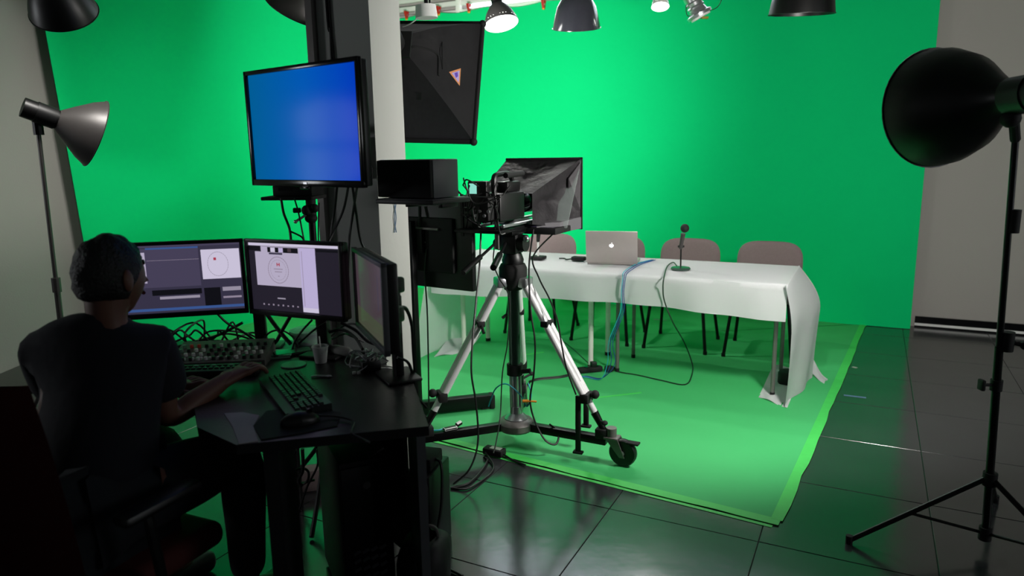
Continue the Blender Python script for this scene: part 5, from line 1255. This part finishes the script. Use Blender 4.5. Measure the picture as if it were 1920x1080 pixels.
# body: one continuous skin (pelvis, torso, neck, head core, arms, legs)
vs_ = [hipc, belly, chest, neckb - Z * .02, neckb + Z * .05, head - Z * .03 + face * .01, head + Z * .055]
rd = [(.15, .13), (.145, .12), (.15, .115), .062, .056, (.072, .086), (.068, .085)]
ed = [(0, 1), (1, 2), (2, 3), (3, 4), (4, 5), (5, 6)]
def add(p, r, frm): vs_.append(V(p)); rd.append(r); ed.append((frm, len(vs_) - 1)); return len(vs_) - 1
for sh_, el, wr, sg in ((shR, elR, wrR, 1), (shL, elL, wrL, -1)):
    a = add(sh_ - Z * .02, .062, 2); b = add(sh_.lerp(el, .5), .05, a); c = add(el, .043, b); d_ = add(el.lerp(wr, .38), .041, c); f_ = add(wr - (wr - el).normalized() * .02, .029, d_); add(wr + (wr - el).normalized() * .045, .018, f_)
for hp_, kn, an, to in ((hipR, knR, anR, toR), (hipL, knL, anL, toL)):
    a = add(hp_, .10, 0); b = add(hp_.lerp(kn, .5), .085, a); c = add(kn, .06, b); d_ = add(kn.lerp(an, .4), .055, c); f_ = add(an, .035, d_); add(to, (.036, .03), f_)
body = skin('body', vs_, ed, rd, 'skin', per, 2)
# hands: palm and five fingers each
def hand(wr, el, side, name):
    d = (wr - el); d.z *= .3; d.normalize(); n = V((0, 0, 1)); lat = d.cross(n).normalized() * side   # lat points to little-finger side
    ar = (wr - el).normalized(); vs2 = [wr - ar * .045, wr + d * .036 + n * .004, wr + d * .072 + n * .006]; rd2 = [(.029, .027), (.040, .023), (.044, .021)]; ed2 = [(0, 1), (1, 2)]
    def ad(p, r, f): vs2.append(p); rd2.append(r); ed2.append((f, len(vs2) - 1)); return len(vs2) - 1
    for k, (off, ln) in enumerate(((-.034, .074), (-.011, .084), (.012, .078), (.033, .062))):
        a = ad(wr + d * .085 + lat * off + n * .008, .0105, 2); b = ad(wr + d * (.085 + ln * .42) + lat * off * 1.12 + n * .012, .0092, a)
        c = ad(wr + d * (.085 + ln * .75) + lat * off * 1.15 - n * .004, .0085, b); ad(wr + d * (.085 + ln * .92) + lat * off * 1.15 - n * .022, .0075, c)
    a = ad(wr + d * .03 - lat * .036 - n * .002, .013, 1); b = ad(wr + d * .062 - lat * .056 - n * .008, .011, a); ad(wr + d * .088 - lat * .058 - n * .018, .009, b)
    return skin(name, vs2, ed2, rd2, 'skin', per, 2)
hand(wrR, elR, 1, 'hand'); hand(wrL, elL, -1, 'hand')
# head with face
MHd = Matrix.Translation(head) @ basis(face).to_4x4()
def skull(i, j):
    a = 2 * math.pi * i; t = math.pi * j; c, s = math.cos(t), math.sin(t)
    x, y, z = .076 * s * math.cos(a), .096 * s * math.sin(a), .118 * c
    if z < -.02: k = min(1, (-z - .02) / .09); x *= 1 - .30 * k; y = y * (1 - .18 * k) + .012 * k
    if y > .05 and abs(x) < .05: y -= .006 * (1 - abs(x) / .05)
    return MHd @ V((x, y, z))
B().grid(skull, 32, 20).build('head', 'skin', per, world=True, sharp=80)
fc_ = B('skin')
fc_.hexa([MHd @ V(p) for p in ((-.008, .085, .02), (.008, .085, .02), (.006, .088, .02), (-.006, .088, .02), (-.017, .08, -.035), (.017, .08, -.035), (.008, .115, -.03), (-.008, .115, -.03))], m='skin').build('nose', None, per, world=True)
for s in (-1, 1):
    B().ball(MHd @ V((s * .078, -.008, -.005)), (.012, .020, .032), 12).build('ear', 'skin', per, world=True)
    ey_ = B('white_plastic').ball(MHd @ V((s * .032, .070, .012)), .011, 10, m='white_plastic').ball(MHd @ V((s * .032, .077, .012)), .005, 8, m='hair').build('eye', None, per, world=True)
    B().tube([MHd @ V((s * .018, .086, .032)), MHd @ V((s * .034, .082, .036)), MHd @ V((s * .05, .070, .03))], .004, n=6).build('eyebrow', 'hair', per, world=True)
B().tube([MHd @ V((-.024, .080, -.06)), MHd @ V((0, .090, -.057)), MHd @ V((.024, .080, -.06))], .006, n=6).build('mouth', 'chair_red', per, world=True)
def hairf(i, j):
    a = 2 * math.pi * i; fr = max(0, math.sin(a))
    tmax = math.pi * (.66 - .30 * fr ** .7); t = tmax * j; c, s = math.cos(t), math.sin(t)
    x, y, z = .082 * s * math.cos(a), .102 * s * math.sin(a) - .003, .124 * c
    if z < -.02: k = min(1, (-z - .02) / .09); x *= 1 - .24 * k; y *= 1 - .12 * k
    p = V((x, y, z)); p += p.normalized() * .008 * noise.noise(p * 40)
    if j > .97: p *= .93
    return MHd @ p
B().grid(hairf, 44, 18).build('hair', 'hair', per, world=True, sharp=80)
# clothes
sv_ = [hipc + Z * .0, belly, chest - Z * .02, chest + Z * .12, neckb + Z * .025]
sr = [(.20, .175), (.205, .165), (.215, .155), (.175, .125), .078]
se = [(0, 1), (1, 2), (2, 3), (3, 4)]
def ads(p, r, f): sv_.append(V(p)); sr.append(r); se.append((f, len(sv_) - 1)); return len(sv_) - 1
for sh_, el in ((shR, elR), (shL, elL)):
    a = ads(sh_ - Z * .02, .098, 3); b = ads(sh_.lerp(el, .42), .088, a); ads(sh_.lerp(el, .78), .076, b)
skin('shirt', sv_, se, sr, 'shirt_navy', per, 2)
tv2 = [hipc - Z * .01]; tr2 = [(.165, .15)]; te2 = []
def adt(p, r, f): tv2.append(V(p)); tr2.append(r); te2.append((f, len(tv2) - 1)); return len(tv2) - 1
for hp_, kn, an in ((hipR, knR, anR), (hipL, knL, anL)):
    a = adt(hp_, .125, 0); b = adt(hp_.lerp(kn, .5), .115, a); c = adt(kn, .088, b); d_ = adt(kn.lerp(an, .5), .066, c); adt(an + Z * .03, .058, d_)
skin('trousers', tv2, te2, tr2, 'trousers', per, 2)
for an, to in ((anR, toR), (anL, toL)):
    dd = (to - an); dd.z = 0; dd.normalize(); ra = math.atan2(dd.y, dd.x)
    B().box(V((an.x, an.y, .045)) + dd * .06, (.27, .095, .085), rz=ra, bev=.035, seg=4).build('shoe', 'shoe', per, world=True)
# office chair
cc = V((hipc.x, hipc.y, 0)) - face * .02
ch = thing('office_chair', 'dark red fabric office chair under the seated operator', 'chair', cc, math.atan2(face.y, face.x) - math.pi / 2)
B().box((0, .03, .385), (.50, .50, .08), bev=.035, seg=4).build('seat', 'chair_red', ch)
def bkf(i, j):
    x = (i - .5) * .50 * (1 - .18 * (j - .2) ** 2); z = .50 + j * .50
    return V((x, -.235 + .09 * (2 * i - 1) ** 2 - .05 * j - .02, z))
B().grid(bkf, 14, 12, thick=.05).build('backrest', 'chair_red', ch, sharp=60)
B().tube([(0, -.12, .33), (0, -.27, .35), (0, -.34, .45), (0, -.36, .62)], .022, n=8).build('back_bracket', 'black_metal', ch)
for s in (-1, 1):
    B().tube([(s * .22, .0, .335), (s * .30, .0, .36), (s * .31, -.02, .55), (s * .30, -.02, .60)], .014, n=8).build('armrest_post', 'black_plastic', ch)
    B().box((s * .30, .02, .615), (.06, .24, .03), bev=.012).build('armrest', 'black_plastic', ch)
B().cyl((0, 0, .09), (0, 0, .335), .028, n=14).build('gas_column', 'black_metal', ch)
for k in range(5):
    a = 2 * math.pi * k / 5 + .3; d_ = V((math.cos(a), math.sin(a), 0))
    sp2 = B().hexa([d_ * .02 + V((-d_.y, d_.x, 0)) * .025 + Z * .12, d_ * .02 - V((-d_.y, d_.x, 0)) * .025 + Z * .12, d_ * .30 - V((-d_.y, d_.x, 0)) * .018 + Z * .085, d_ * .30 + V((-d_.y, d_.x, 0)) * .018 + Z * .085,
                    d_ * .02 + V((-d_.y, d_.x, 0)) * .025 + Z * .085, d_ * .02 - V((-d_.y, d_.x, 0)) * .025 + Z * .085, d_ * .30 - V((-d_.y, d_.x, 0)) * .018 + Z * .062, d_ * .30 + V((-d_.y, d_.x, 0)) * .018 + Z * .062]).build('base_spoke', 'black_plastic', ch)
    B().cyl(d_ * .29 + V((-d_.y, d_.x, 0)) * .022 + Z * .029, d_ * .29 - V((-d_.y, d_.x, 0)) * .022 + Z * .029, .029, n=16).build('caster', 'black_plastic', sp2)
